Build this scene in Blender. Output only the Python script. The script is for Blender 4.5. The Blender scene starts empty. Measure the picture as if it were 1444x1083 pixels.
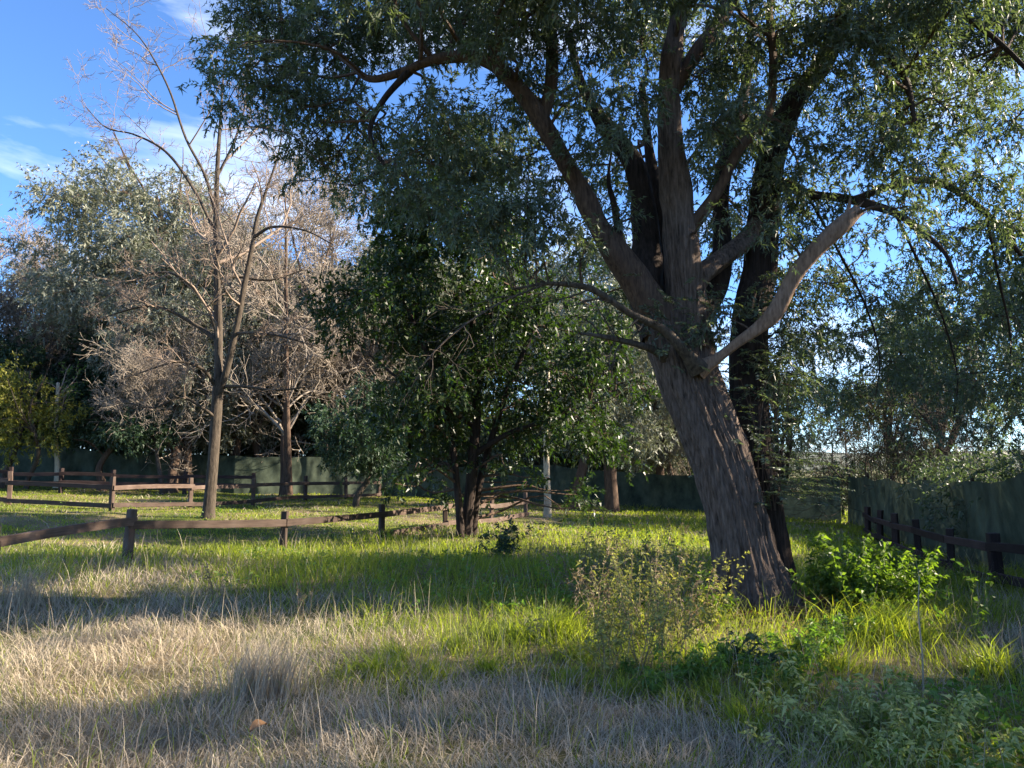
import bpy, math
import numpy as np
from mathutils import Vector

# ------------------------------------------------------------------ camera, sky, sun, exposure
scene = bpy.context.scene
C = scene.collection
FPX, CX, CY, EYE, PITCH = 1091.0, 722.0, 541.5, 1.6, math.radians(6.2)
cam_d = bpy.data.cameras.new('camera')
cam_d.sensor_width = 36.0
cam_d.lens = 36.0 * FPX / 1444.0
cam_d.clip_end = 5000
cam = bpy.data.objects.new('camera', cam_d)
C.objects.link(cam)
cam.location = (0, 0, EYE)
cam.rotation_euler = (math.pi / 2 + PITCH, 0, 0)
scene.camera = cam

SUN_EL, SUN_BACK = math.radians(27.0), math.radians(-5.0)
sdir = Vector((math.cos(SUN_EL) * math.cos(SUN_BACK), -math.cos(SUN_EL) * math.sin(SUN_BACK), math.sin(SUN_EL)))
world = bpy.data.worlds.new('World')
scene.world = world
world.use_nodes = True
wn, wl = world.node_tree.nodes, world.node_tree.links
wn.clear()
w_out = wn.new('ShaderNodeOutputWorld')
w_bg = wn.new('ShaderNodeBackground')
w_bg.inputs['Strength'].default_value = 0.09
sky = wn.new('ShaderNodeTexSky')
sky.sky_type = 'NISHITA'
sky.sun_disc = False
sky.sun_elevation = SUN_EL
sky.sun_rotation = math.atan2(sdir.x, sdir.y)
sky.altitude = 200
sky.air_density = 0.85
sky.dust_density = 0.3
sky.ozone_density = 8.0
# thin cirrus: wispy, stretched noise over the sky direction
w_tc = wn.new('ShaderNodeTexCoord')
w_map = wn.new('ShaderNodeMapping')
w_map.inputs['Scale'].default_value = (1.4, 1.4, 5.0)
w_map.inputs['Location'].default_value = (2.1, 0.2, 1.3)
w_noise = wn.new('ShaderNodeTexNoise')
w_noise.inputs['Scale'].default_value = 1.5
w_noise.inputs['Detail'].default_value = 7
w_noise.inputs['Roughness'].default_value = 0.56
w_noise.inputs['Distortion'].default_value = 0.5
w_ramp = wn.new('ShaderNodeMapRange')
w_ramp.inputs[1].default_value = 0.52
w_ramp.inputs[2].default_value = 0.80
w_ramp.inputs[3].default_value = 0.0
w_ramp.inputs[4].default_value = 0.8
w_mix = wn.new('ShaderNodeMix')
w_mix.data_type = 'RGBA'
w_mix.inputs[7].default_value = (6.0, 6.3, 6.8, 1)
wl.new(w_tc.outputs['Generated'], w_map.inputs['Vector'])
wl.new(w_map.outputs['Vector'], w_noise.inputs['Vector'])
wl.new(w_noise.outputs['Fac'], w_ramp.inputs[0])
wl.new(w_ramp.outputs[0], w_mix.inputs[0])
wl.new(sky.outputs['Color'], w_mix.inputs[6])
wl.new(w_mix.outputs[2], w_bg.inputs['Color'])
wl.new(w_bg.outputs['Background'], w_out.inputs['Surface'])

sun_d = bpy.data.lights.new('sun', 'SUN')
sun_d.energy = 5.0
sun_d.angle = math.radians(0.55)
sun_d.color = (1.0, 0.86, 0.68)
sun = bpy.data.objects.new('sun', sun_d)
C.objects.link(sun)
sun.rotation_euler = sdir.to_track_quat('Z', 'Y').to_euler()
sun.location = (30, -8, 20)

scene.view_settings.view_transform = 'Standard'
scene.view_settings.look = 'None'
scene.view_settings.exposure = 2.05
scene.view_settings.gamma = 1.0
scene.view_settings.use_curve_mapping = False
scene.cycles.max_bounces = 6
scene.cycles.diffuse_bounces = 3
scene.cycles.glossy_bounces = 2
scene.cycles.transmission_bounces = 4
scene.cycles.caustics_reflective = False
scene.cycles.caustics_refractive = False
scene.cycles.use_denoising = True

rng = np.random.default_rng(11)

# ------------------------------------------------------------------ helpers
def at(px, py, Y):
    """world point seen at photograph pixel (px, py) at distance Y along the view"""
    a, b = (px - CX) / FPX, -(py - CY) / FPX
    dy = math.cos(PITCH) - b * math.sin(PITCH)
    dz = math.sin(PITCH) + b * math.cos(PITCH)
    return np.array([a / dy * Y, Y, EYE + dz / dy * Y])

class Noise2:
    def __init__(self, seed, n=64):
        self.n = n
        self.g = np.random.default_rng(seed).random((n, n))
    def __call__(self, x, y):
        x = np.asarray(x, float); y = np.asarray(y, float)
        xi, yi = np.floor(x).astype(int), np.floor(y).astype(int)
        fx, fy = x - xi, y - yi
        fx, fy = fx * fx * (3 - 2 * fx), fy * fy * (3 - 2 * fy)
        n, g = self.n, self.g
        a, b = g[xi % n, yi % n], g[(xi + 1) % n, yi % n]
        c, d = g[xi % n, (yi + 1) % n], g[(xi + 1) % n, (yi + 1) % n]
        return (a * (1 - fx) + b * fx) * (1 - fy) + (c * (1 - fx) + d * fx) * fy
N1, N2, N3, N4 = Noise2(1), Noise2(2), Noise2(3), Noise2(4)

def sstep(a, b, x):
    t = np.clip((np.asarray(x, float) - a) / (b - a), 0, 1)
    return t * t * (3 - 2 * t)

def ground(x, y):
    x = np.asarray(x, float); y = np.asarray(y, float)
    tilt = -0.040 * np.clip(x, -32, 22) * sstep(2, 18, y) * (1 - sstep(45, 90, y))
    near = 1 - sstep(40, 60, np.hypot(x, y))
    lumps = 0.16 * (N1(x * .35 + 9, y * .35 + 5) - .5) + 0.07 * (N2(x * 1.1, y * 1.1) - .5)
    tree = 0.10 * np.exp(-((x - 3.0) ** 2 + (y - 9.0) ** 2) / 1.3)
    return tilt + lumps * near * sstep(0.5, 4, np.hypot(x, y)) + tree

def on_ground(px, py):
    """ground point seen at a pixel"""
    Y = 2.0
    for Y in np.arange(2.0, 80, 0.02):
        p = at(px, py, Y)
        if p[2] <= ground(p[0], p[1]):
            return p
    return at(px, py, 80)

def foot(px, Y):
    x = (px - CX) / FPX * Y
    x = at(px, 660, Y)[0]
    return np.array([x, Y, float(ground(x, Y))])

def nrm(v):
    return v / np.maximum(np.linalg.norm(v, axis=-1, keepdims=True), 1e-9)

class MB:
    """collects vertices and faces, then makes one mesh object"""
    def __init__(self):
        self.v, self.f3, self.f4, self.r, self.n = [], [], [], [], 0
    def add(self, V, f4=None, f3=None, rnd=None):
        V = np.asarray(V, np.float32).reshape(-1, 3)
        if f4 is not None and len(f4): self.f4.append(np.asarray(f4, np.int32) + self.n)
        if f3 is not None and len(f3): self.f3.append(np.asarray(f3, np.int32) + self.n)
        self.v.append(V)
        self.r.append(np.full(len(V), .5, np.float32) if rnd is None else np.asarray(rnd, np.float32))
        self.n += len(V)
        return self
    def mesh(self, name, mat, smooth=False):
        me = bpy.data.meshes.new(name)
        V = np.concatenate(self.v)
        f4 = np.concatenate(self.f4) if self.f4 else np.zeros((0, 4), np.int32)
        f3 = np.concatenate(self.f3) if self.f3 else np.zeros((0, 3), np.int32)
        me.vertices.add(len(V)); me.vertices.foreach_set('co', V.ravel())
        loops = np.concatenate([f4.ravel(), f3.ravel()])
        me.loops.add(len(loops)); me.loops.foreach_set('vertex_index', loops)
        tot = np.concatenate([np.full(len(f4), 4, np.int32), np.full(len(f3), 3, np.int32)])
        st = np.concatenate([[0], np.cumsum(tot)[:-1]]).astype(np.int32)
        me.polygons.add(len(tot)); me.polygons.foreach_set('loop_start', st); me.polygons.foreach_set('loop_total', tot)
        me.polygons.foreach_set('use_smooth', np.full(len(tot), bool(smooth)))
        at_ = me.attributes.new('rnd', 'FLOAT', 'POINT'); at_.data.foreach_set('value', np.concatenate(self.r))
        me.update(calc_edges=True)
        me.validate()
        if mat is not None: me.materials.append(mat)
        return me
    def build(self, name, mat, parent=None, smooth=False):
        o = bpy.data.objects.new(name, self.mesh(name, mat, smooth))
        C.objects.link(o)
        if parent is not None: o.parent = parent
        return o

def tag(o, label=None, cat=None, group=None, kind=None):
    if label: o['label'] = label
    if cat: o['category'] = cat
    if group: o['group'] = group
    if kind: o['kind'] = kind
    return o

def thing(name, loc, label, cat, group=None, rz=0.0, sc=1.0):
    o = bpy.data.objects.new(name, None)
    o.empty_display_size = .2
    C.objects.link(o)
    o.location = [float(c) for c in loc]; o.rotation_euler = (0, 0, rz); o.scale = (sc, sc, sc) if np.isscalar(sc) else sc
    return tag(o, label, cat, group)

def copy_tree(o, parent=None):
    c = o.copy(); C.objects.link(c); c.parent = parent
    for ch in list(o.children): copy_tree(ch, c)
    return c

def spline(P, n):
    """Catmull-Rom through rows of P (any width)"""
    P = np.asarray(P, float)
    Q = np.vstack([2 * P[0] - P[1], P, 2 * P[-1] - P[-2]])
    t = np.linspace(0, len(P) - 1 - 1e-6, n)
    i = t.astype(int); u = (t - i)[:, None]
    a, b, c, d = Q[i], Q[i + 1], Q[i + 2], Q[i + 3]
    return .5 * (2 * b + (c - a) * u + (2 * a - 5 * b + 4 * c - d) * u ** 2 + (3 * b - a - 3 * c + d) * u ** 3)

def frames(P):
    T = nrm(np.gradient(P, axis=-2))
    ref = np.where(np.abs(T[..., 2:3]) > .95, np.array([1., 0, 0]), np.array([0, 0, 1.]))
    A = nrm(np.cross(T, ref)); B = np.cross(T, A)
    return T, A, B

def tubes(mb, paths, radii, sides=4):
    """N tubes at once: paths (N,K,3), radii (N,K)"""
    N, K, _ = paths.shape
    T, A, B = frames(paths)
    # keep the frame steady along each path
    A0 = A[:, :1]
    A = nrm(A0 - (A0 * T).sum(-1, keepdims=True) * T); B = np.cross(T, A)
    th = np.linspace(0, 2 * np.pi, sides, endpoint=False)
    ring = A[:, :, None] * np.cos(th)[None, None, :, None] + B[:, :, None] * np.sin(th)[None, None, :, None]
    V = paths[:, :, None] + ring * radii[:, :, None, None]
    idx = np.arange(N * K * sides).reshape(N, K, sides)
    a, b = idx[:, :-1], idx[:, 1:]
    F = np.stack([a, np.roll(a, -1, 2), np.roll(b, -1, 2), b], -1).reshape(-1, 4)
    mb.add(V.reshape(-1, 3), F)

def bark_tube(mb, P, R, sides=40, ridge=.08, seed=0, flare=0.0, cap=True):
    """one thick limb with raised bark ridges running along it"""
    r_ = np.random.default_rng(seed)
    K = len(P)
    T, A, B = frames(P[None]); T, A = T[0], A[0]
    for k in range(1, K):
        A[k] = A[k - 1] - (A[k - 1] @ T[k]) * T[k]; A[k] /= np.linalg.norm(A[k])
    B = np.cross(T, A)
    s = np.concatenate([[0], np.cumsum(np.linalg.norm(np.diff(P, axis=0), axis=1))])
    th = np.linspace(0, 2 * np.pi, sides, endpoint=False)
    S, TH = np.meshgrid(s, th, indexing='ij')
    nz = Noise2(seed + 50)
    wob = 1.0 * nz(S * 1.1, np.zeros_like(S) + 3) + .30 * nz(S * 6, TH * 2)
    f = np.zeros_like(S)
    for m, am in ((7, .35), (13, .5), (21, .6), (34, .55), (47, .4)):
        ph = r_.random() * 6
        f += am * (1 - np.abs(np.sin(.5 * m * TH + ph + wob * (1 + .05 * m)))) * (.2 + 1.5 * nz(S * 5.5 + m, TH * m / 6.28 + m))
    big = .10 * np.sin(2 * TH + r_.random() * 6 + S * .5) + .07 * np.sin(3 * TH + r_.random() * 6 - S * .8)
    fl = 1 + flare * np.exp(-S / .36) * (.55 + .75 * np.abs(np.sin(2.5 * TH + r_.random() * 3)))
    RR = R[:, None] * (1 + big * .8 + ridge * (f - .8)) * fl
    V = P[:, None] + (A[:, None] * np.cos(TH)[..., None] + B[:, None] * np.sin(TH)[..., None]) * RR[..., None]
    idx = np.arange(K * sides).reshape(K, sides)
    a, b = idx[:-1], idx[1:]
    F = np.stack([a, np.roll(a, -1, 1), np.roll(b, -1, 1), b], -1).reshape(-1, 4)
    V = V.reshape(-1, 3)
    f3 = None
    if cap:
        V = np.vstack([V, P[-1] + T[-1] * R[-1] * .5])
        e = idx[-1]; f3 = np.stack([e, np.roll(e, -1), np.full(sides, K * sides)], -1)
    mb.add(V, F, f3)

def leaves(mb, P, D, L, W, droop=.25, rg=rng, fold=.25, tri=False):
    """diamond leaves: base P, direction D, length L, width W (2 triangles each)"""
    N = len(P)
    D = nrm(D)
    up = rg.normal(size=(N, 3)); up[:, 2] += .8
    S = nrm(np.cross(D, up)); U = np.cross(S, D)
    L = np.broadcast_to(L, (N,))[:, None]; W = np.broadcast_to(W, (N,))[:, None]
    tip = P + D * L - np.array([0, 0, 1.]) * L * droop * rg.random((N, 1))
    m = P + D * L * .45 + U * W * fold
    if tri:
        m = P + D * L * .2
        mb.add(np.stack([m + S * W * .5, tip, m - S * W * .5], 1).reshape(-1, 3), f3=np.arange(N * 3).reshape(N, 3), rnd=np.repeat(rg.random(N), 3))
        return
    V = np.stack([P, m + S * W * .5, tip, m - S * W * .5], 1).reshape(-1, 3)
    F = np.arange(N * 4).reshape(N, 4)
    mb.add(V, F, rnd=np.repeat(rg.random(N), 4))

def spawn(paths, radii, n, t0=.25, t1=1., ratio=.5, ang=(35, 65), up=.1, jit=.18, K=5, taper=.35, rr=.6, rg=rng, rmin=.0, perp_bias=None):
    """n children for each parent path, all at once; returns (paths, radii)"""
    N, Kp, _ = paths.shape
    seg = np.linalg.norm(np.diff(paths, axis=1), axis=2).sum(1)
    par = np.repeat(np.arange(N), n)
    M = len(par)
    t = t0 + (t1 - t0) * rg.random(M)
    f = t * (Kp - 1); i = np.minimum(f.astype(int), Kp - 2); u = (f - i)[:, None]
    p = paths[par, i] * (1 - u) + paths[par, i + 1] * u
    tan = nrm(paths[par, i + 1] - paths[par, i])
    r0 = (radii[par, i] * (1 - u[:, 0]) + radii[par, i + 1] * u[:, 0]) * rr * (.7 + .5 * rg.random(M))
    q = rg.normal(size=(M, 3))
    if perp_bias is not None: q += perp_bias
    q = nrm(q - (q * tan).sum(1, keepdims=True) * tan)
    a = np.radians(ang[0] + (ang[1] - ang[0]) * rg.random(M))[:, None]
    d = nrm(tan * np.cos(a) + q * np.sin(a))
    ln = seg[par] * ratio * (1.15 - .6 * t) * (.6 + .7 * rg.random(M))
    pts = [p]
    for k in range(K - 1):
        d = nrm(d + rg.normal(size=(M, 3)) * jit + np.array([0, 0, up]))
        pts.append(pts[-1] + d * (ln / (K - 1))[:, None])
    Pn = np.stack(pts, 1)
    Rn = np.maximum(r0[:, None] * np.linspace(1, taper, K)[None], rmin)
    return Pn, Rn

# ------------------------------------------------------------------ materials
def mat(name):
    m = bpy.data.materials.new(name)
    m.use_nodes = True
    n, l = m.node_tree.nodes, m.node_tree.links
    n.clear()
    return m, n, l, n.new('ShaderNodeOutputMaterial')

def leaf_mat(name, c0, c1, trans=.4, rough=.5, spec=.35, tcol=None):
    m, n, l, out = mat(name)
    a = n.new('ShaderNodeAttribute'); a.attribute_name = 'rnd'
    mx = n.new('ShaderNodeMix'); mx.data_type = 'RGBA'
    mx.inputs[6].default_value = (*c0, 1); mx.inputs[7].default_value = (*c1, 1)
    l.new(a.outputs['Fac'], mx.inputs[0])
    p = n.new('ShaderNodeBsdfPrincipled')
    p.inputs['Roughness'].default_value = rough
    p.inputs['Specular IOR Level'].default_value = spec
    l.new(mx.outputs[2], p.inputs['Base Color'])
    t = n.new('ShaderNodeBsdfTranslucent')
    tm = n.new('ShaderNodeMix'); tm.data_type = 'RGBA'; tm.blend_type = 'MULTIPLY'; tm.inputs[0].default_value = 1
    tm.inputs[7].default_value = (*(tcol or (1.5, 1.9, .7)), 1)
    l.new(mx.outputs[2], tm.inputs[6]); l.new(tm.outputs[2], t.inputs['Color'])
    s = n.new('ShaderNodeMixShader'); s.inputs[0].default_value = trans
    l.new(p.outputs[0], s.inputs[1]); l.new(t.outputs[0], s.inputs[2]); l.new(s.outputs[0], out.inputs['Surface'])
    return m

def bark_mat(name, c0, c1, scale=(9, 9, 1.3), bump=.5, dist=.03, fine=38):
    m, n, l, out = mat(name)
    tc = n.new('ShaderNodeTexCoord')
    mp = n.new('ShaderNodeMapping'); mp.inputs['Scale'].default_value = scale
    l.new(tc.outputs['Object'], mp.inputs['Vector'])
    a = n.new('ShaderNodeTexNoise'); a.inputs['Scale'].default_value = 2.2; a.inputs['Detail'].default_value = 9; a.inputs['Roughness'].default_value = .68; a.inputs['Distortion'].default_value = .4
    l.new(mp.outputs[0], a.inputs['Vector'])
    mp2 = n.new('ShaderNodeMapping'); mp2.inputs['Scale'].default_value = (fine, fine, fine * .06)
    l.new(tc.outputs['Object'], mp2.inputs['Vector'])
    b = n.new('ShaderNodeTexNoise'); b.inputs['Scale'].default_value = 1.; b.inputs['Detail'].default_value = 4
    l.new(mp2.outputs[0], b.inputs['Vector'])
    r = n.new('ShaderNodeValToRGB')
    r.color_ramp.elements[0].position = .34; r.color_ramp.elements[0].color = (*c0, 1)
    r.color_ramp.elements[1].position = .68; r.color_ramp.elements[1].color = (*c1, 1)
    cm = n.new('ShaderNodeMix'); cm.inputs[0].default_value = .45; l.new(a.outputs['Fac'], cm.inputs[2]); l.new(b.outputs['Fac'], cm.inputs[3]); l.new(cm.outputs[0], r.inputs[0])
    h = n.new('ShaderNodeMath'); h.operation = 'MULTIPLY_ADD'; h.inputs[1].default_value = .45
    l.new(b.outputs['Fac'], h.inputs[0]); l.new(a.outputs['Fac'], h.inputs[2])
    bp = n.new('ShaderNodeBump'); bp.inputs['Strength'].default_value = bump; bp.inputs['Distance'].default_value = dist
    l.new(h.outputs[0], bp.inputs['Height'])
    p = n.new('ShaderNodeBsdfPrincipled'); p.inputs['Roughness'].default_value = .9; p.inputs['Specular IOR Level'].default_value = .15
    l.new(r.outputs[0], p.inputs['Base Color']); l.new(bp.outputs[0], p.inputs['Normal']); l.new(p.outputs[0], out.inputs['Surface'])
    return m

M = {}
M['acacia'] = leaf_mat('acacia_leaf', (.050, .070, .049), (.122, .148, .106), .34, .45, .35, (1.6, 1.8, .6))
M['acacia_far'] = leaf_mat('acacia_far_leaf', (.046, .064, .042), (.098, .120, .078), .32, .5, .35, (1.5, 1.8, .7))
M['evergreen'] = leaf_mat('evergreen_leaf', (.019, .034, .014), (.045, .068, .024), .30, .42, .35, (1.7, 2.2, .5))
M['dark_leaf'] = leaf_mat('dark_leaf', (.025, .045, .025), (.05, .085, .045), .2, .5, .3)
M['silver'] = leaf_mat('silver_leaf', (.13, .14, .105), (.25, .26, .20), .25, .5, .35, (1.2, 1.3, .8))
M['yellow_leaf'] = leaf_mat('yellow_green_leaf', (.12, .13, .025), (.24, .23, .05), .4, .45, .3, (1.5, 1.5, .5))
M['weed'] = leaf_mat('weed_leaf', (.07, .12, .025), (.15, .22, .05), .45, .45, .4, (1.5, 1.9, .5))
M['shrub'] = leaf_mat('shrub_leaf', (.18, .20, .07), (.44, .44, .20), .35, .5, .2, (1.4, 1.6, .5))
M['nettle'] = leaf_mat('nettle_leaf', (.06, .105, .02), (.16, .21, .04), .45, .45, .35, (1.6, 1.9, .45))
M['grass'] = leaf_mat('grass_blade', (.10, .140, .026), (.27, .30, .06), .55, .45, .25, (1.8, 1.9, .5))
M['dry'] = leaf_mat('dry_blade', (.25, .208, .150), (.50, .43, .325), .25, .7, .15, (1.1, 1.0, .8))
M['dead_leaf'] = leaf_mat('dead_leaf', (.22, .12, .06), (.30, .17, .08), .2, .7, .15, (1.2, 1, .8))
M['seed'] = leaf_mat('dry_weed', (.13, .10, .06), (.27, .22, .14), .25, .7, .15, (1.2, 1.1, .7))
M['seedy'] = leaf_mat('olive_seedy_leaf', (.14, .145, .05), (.30, .29, .12), .4, .6, .15, (1.5, 1.6, .5))
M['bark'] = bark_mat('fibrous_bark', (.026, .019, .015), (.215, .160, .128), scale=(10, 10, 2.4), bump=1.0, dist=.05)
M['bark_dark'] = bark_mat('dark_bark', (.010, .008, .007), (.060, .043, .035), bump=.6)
M['bark_limb'] = bark_mat('limb_bark', (.028, .019, .014), (.135, .090, .064), scale=(12, 12, 3))
M['bark_dead'] = bark_mat('bare_wood', (.10, .065, .045), (.30, .20, .14), scale=(14, 14, 4), bump=.4)
M['bark_grey'] = bark_mat('grey_bark', (.022, .018, .014), (.115, .092, .070), scale=(9, 9, 3))
M['bark_brown'] = bark_mat('brown_bark', (.032, .023, .017), (.145, .096, .068), scale=(7, 7, 1.5))
M['twig'] = bark_mat('twig_bark', (.14, .105, .08), (.31, .24, .185), scale=(5, 5, 5), bump=.0)
M['twig_far'] = bark_mat('far_twig_bark', (.18, .152, .122), (.33, .28, .225), scale=(3, 3, 3), bump=.0)
M['pale'] = bark_mat('pale_bark', (.28, .23, .16), (.52, .45, .33), scale=(8, 8, 4))

def wood_mat(name, c0, c1):
    m, n, l, out = mat(name)
    tc = n.new('ShaderNodeTexCoord'); oi = n.new('ShaderNodeObjectInfo')
    ad = n.new('ShaderNodeVectorMath'); ad.operation = 'MULTIPLY_ADD'; ad.inputs[1].default_value = (1.5, 22, 22)
    l.new(tc.outputs['Object'], ad.inputs[0])
    l.new(oi.outputs['Random'], ad.inputs[2])
    a = n.new('ShaderNodeTexNoise'); a.inputs['Scale'].default_value = 2.; a.inputs['Detail'].default_value = 8; a.inputs['Roughness'].default_value = .65
    l.new(ad.outputs[0], a.inputs['Vector'])
    b = n.new('ShaderNodeTexNoise'); b.inputs['Scale'].default_value = 3.; b.inputs['Detail'].default_value = 5
    l.new(tc.outputs['Object'], b.inputs['Vector'])
    r = n.new('ShaderNodeValToRGB')
    r.color_ramp.elements[0].position = .3; r.color_ramp.elements[0].color = (*c0, 1)
    r.color_ramp.elements[1].position = .75; r.color_ramp.elements[1].color = (*c1, 1)
    ss = n.new('ShaderNodeMath'); ss.operation = 'MULTIPLY_ADD'; ss.inputs[1].default_value = .6
    s2 = n.new('ShaderNodeMath'); s2.operation = 'MULTIPLY'; s2.inputs[1].default_value = .4
    l.new(b.outputs['Fac'], s2.inputs[0]); l.new(a.outputs['Fac'], ss.inputs[0]); l.new(s2.outputs[0], ss.inputs[2])
    l.new(ss.outputs[0], r.inputs[0])
    bp = n.new('ShaderNodeBump'); bp.inputs['Strength'].default_value = .5; bp.inputs['Distance'].default_value = .008
    l.new(a.outputs['Fac'], bp.inputs['Height'])
    p = n.new('ShaderNodeBsdfPrincipled'); p.inputs['Roughness'].default_value = .8; p.inputs['Specular IOR Level'].default_value = .2
    hv = n.new('ShaderNodeHueSaturation'); vr = n.new('ShaderNodeMapRange'); vr.inputs[3].default_value = .65; vr.inputs[4].default_value = 1.45
    sr = n.new('ShaderNodeMapRange'); sr.inputs[3].default_value = 1.05; sr.inputs[4].default_value = .65
    l.new(oi.outputs['Random'], vr.inputs[0]); l.new(vr.outputs[0], hv.inputs['Value']); l.new(b.outputs['Fac'], sr.inputs[0]); l.new(sr.outputs[0], hv.inputs['Saturation'])
    l.new(r.outputs[0], hv.inputs['Color']); l.new(hv.outputs[0], p.inputs['Base Color']); l.new(bp.outputs[0], p.inputs['Normal']); l.new(p.outputs[0], out.inputs['Surface'])
    return m
M['fence'] = wood_mat('stained_fence_wood', (.028, .017, .012), (.125, .080, .056))
M['fence_dark'] = wood_mat('dark_fence_wood', (.018, .010, .009), (.060, .034, .028))

def ground_mat():
    m, n, l, out = mat('meadow_soil')
    g = n.new('ShaderNodeNewGeometry')
    a = n.new('ShaderNodeTexNoise'); a.inputs['Scale'].default_value = .55; a.inputs['Detail'].default_value = 6
    b = n.new('ShaderNodeTexNoise'); b.inputs['Scale'].default_value = 26; b.inputs['Detail'].default_value = 8; b.inputs['Roughness'].default_value = .75
    l.new(g.outputs['Position'], a.inputs['Vector']); l.new(g.outputs['Position'], b.inputs['Vector'])
    mx = n.new('ShaderNodeMix'); mx.data_type = 'RGBA'
    mx.inputs[6].default_value = (.085, .115, .03, 1); mx.inputs[7].default_value = (.26, .21, .13, 1)
    mr = n.new('ShaderNodeMapRange'); mr.inputs[1].default_value = .42; mr.inputs[2].default_value = .62
    l.new(a.outputs['Fac'], mr.inputs[0]); l.new(mr.outputs[0], mx.inputs[0])
    m2 = n.new('ShaderNodeMix'); m2.data_type = 'RGBA'; m2.blend_type = 'MULTIPLY'; m2.inputs[0].default_value = .85
    r = n.new('ShaderNodeValToRGB'); r.color_ramp.elements[0].position = .3; r.color_ramp.elements[0].color = (.25, .22, .2, 1); r.color_ramp.elements[1].position = .7; r.color_ramp.elements[1].color = (1.3, 1.25, 1.1, 1)
    l.new(b.outputs['Fac'], r.inputs[0]); l.new(mx.outputs[2], m2.inputs[6]); l.new(r.outputs[0], m2.inputs[7])
    bp = n.new('ShaderNodeBump'); bp.inputs['Strength'].default_value = .9; bp.inputs['Distance'].default_value = .05
    l.new(b.outputs['Fac'], bp.inputs['Height'])
    p = n.new('ShaderNodeBsdfPrincipled'); p.inputs['Roughness'].default_value = .95; p.inputs['Specular IOR Level'].default_value = .1
    l.new(m2.outputs[2], p.inputs['Base Color']); l.new(bp.outputs[0], p.inputs['Normal']); l.new(p.outputs[0], out.inputs['Surface'])
    return m
M['ground'] = ground_mat()

def net_mat():
    m, n, l, out = mat('green_netting')
    tc = n.new('ShaderNodeTexCoord')
    a = n.new('ShaderNodeTexNoise'); a.inputs['Scale'].default_value = 1.6; a.inputs['Detail'].default_value = 7; a.inputs['Roughness'].default_value = .65
    mp = n.new('ShaderNodeMapping'); mp.inputs['Scale'].default_value = (1.5, 1.5, 1.0)
    l.new(tc.outputs['Object'], mp.inputs[0]); l.new(mp.outputs[0], a.inputs['Vector'])
    r = n.new('ShaderNodeValToRGB')
    r.color_ramp.elements[0].position = .3; r.color_ramp.elements[0].color = (.018, .028, .019, 1)
    r.color_ramp.elements[1].position = .72; r.color_ramp.elements[1].color = (.088, .112, .076, 1)
    l.new(a.outputs['Fac'], r.inputs[0])
    w = n.new('ShaderNodeTexNoise'); w.inputs['Scale'].default_value = 160
    l.new(tc.outputs['Object'], w.inputs['Vector'])
    bp = n.new('ShaderNodeBump'); bp.inputs['Strength'].default_value = .3; bp.inputs['Distance'].default_value = .01
    l.new(w.outputs['Fac'], bp.inputs['Height'])
    p = n.new('ShaderNodeBsdfPrincipled'); p.inputs['Roughness'].default_value = .75; p.inputs['Specular IOR Level'].default_value = .2
    l.new(r.outputs[0], p.inputs['Base Color']); l.new(bp.outputs[0], p.inputs['Normal'])
    t = n.new('ShaderNodeBsdfTranslucent'); l.new(r.outputs[0], t.inputs['Color'])
    s = n.new('ShaderNodeMixShader'); s.inputs[0].default_value = .07
    l.new(p.outputs[0], s.inputs[1]); l.new(t.outputs[0], s.inputs[2]); l.new(s.outputs[0], out.inputs['Surface'])
    return m
M['net'] = net_mat()
M['hill'] = bark_mat('far_hill', (.06, .075, .05), (.14, .14, .10), scale=(.02, .02, .02), bump=0)
M['pole'] = bark_mat('pole_wood', (.10, .08, .07), (.18, .15, .13), bump=.1)

# ------------------------------------------------------------------ ground
def axis(lo, hi, fine_lo, fine_hi, step):
    a = list(np.arange(fine_lo, fine_hi + .01, step))
    s, x = step, fine_hi
    while x < hi:
        s *= 1.25; x += s; a.append(x)
    s, x = step, fine_lo
    while x > lo:
        s *= 1.25; x -= s; a.insert(0, x)
    return np.array(a)
gx, gy = axis(-1500, 1500, -20, 14, .4), axis(-400, 2500, 0, 42, .4)
GX, GY = np.meshgrid(gx, gy, indexing='ij')
V = np.stack([GX, GY, ground(GX, GY)], -1).reshape(-1, 3)
idx = np.arange(len(V)).reshape(GX.shape)
F = np.stack([idx[:-1, :-1], idx[1:, :-1], idx[1:, 1:], idx[:-1, 1:]], -1).reshape(-1, 4)
o = MB().add(V, F).build('ground', M['ground'], smooth=True)
tag(o, 'uneven meadow ground under the grass', kind='structure')

# far hills along the horizon
th = np.linspace(math.radians(-60), math.radians(80), 90)
rows = []
for k, (R_, hh) in enumerate(((560, -1), (760, 1), (1050, .6), (1400, -1))):
    z = np.where(hh > 0, hh * (6 + 13 * N3(th * 9 + k, th * 0 + 2 + k)), -2)
    rows.append(np.stack([np.sin(th) * R_, np.cos(th) * R_, z], -1))
V = np.stack(rows); idx = np.arange(4 * 90).reshape(4, 90)
F = np.stack([idx[:-1, :-1], idx[:-1, 1:], idx[1:, 1:], idx[1:, :-1]], -1).reshape(-1, 4)
o = MB().add(V, F).build('hills', M['hill'], smooth=True)
tag(o, 'low wooded hills on the horizon', kind='structure')

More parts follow.
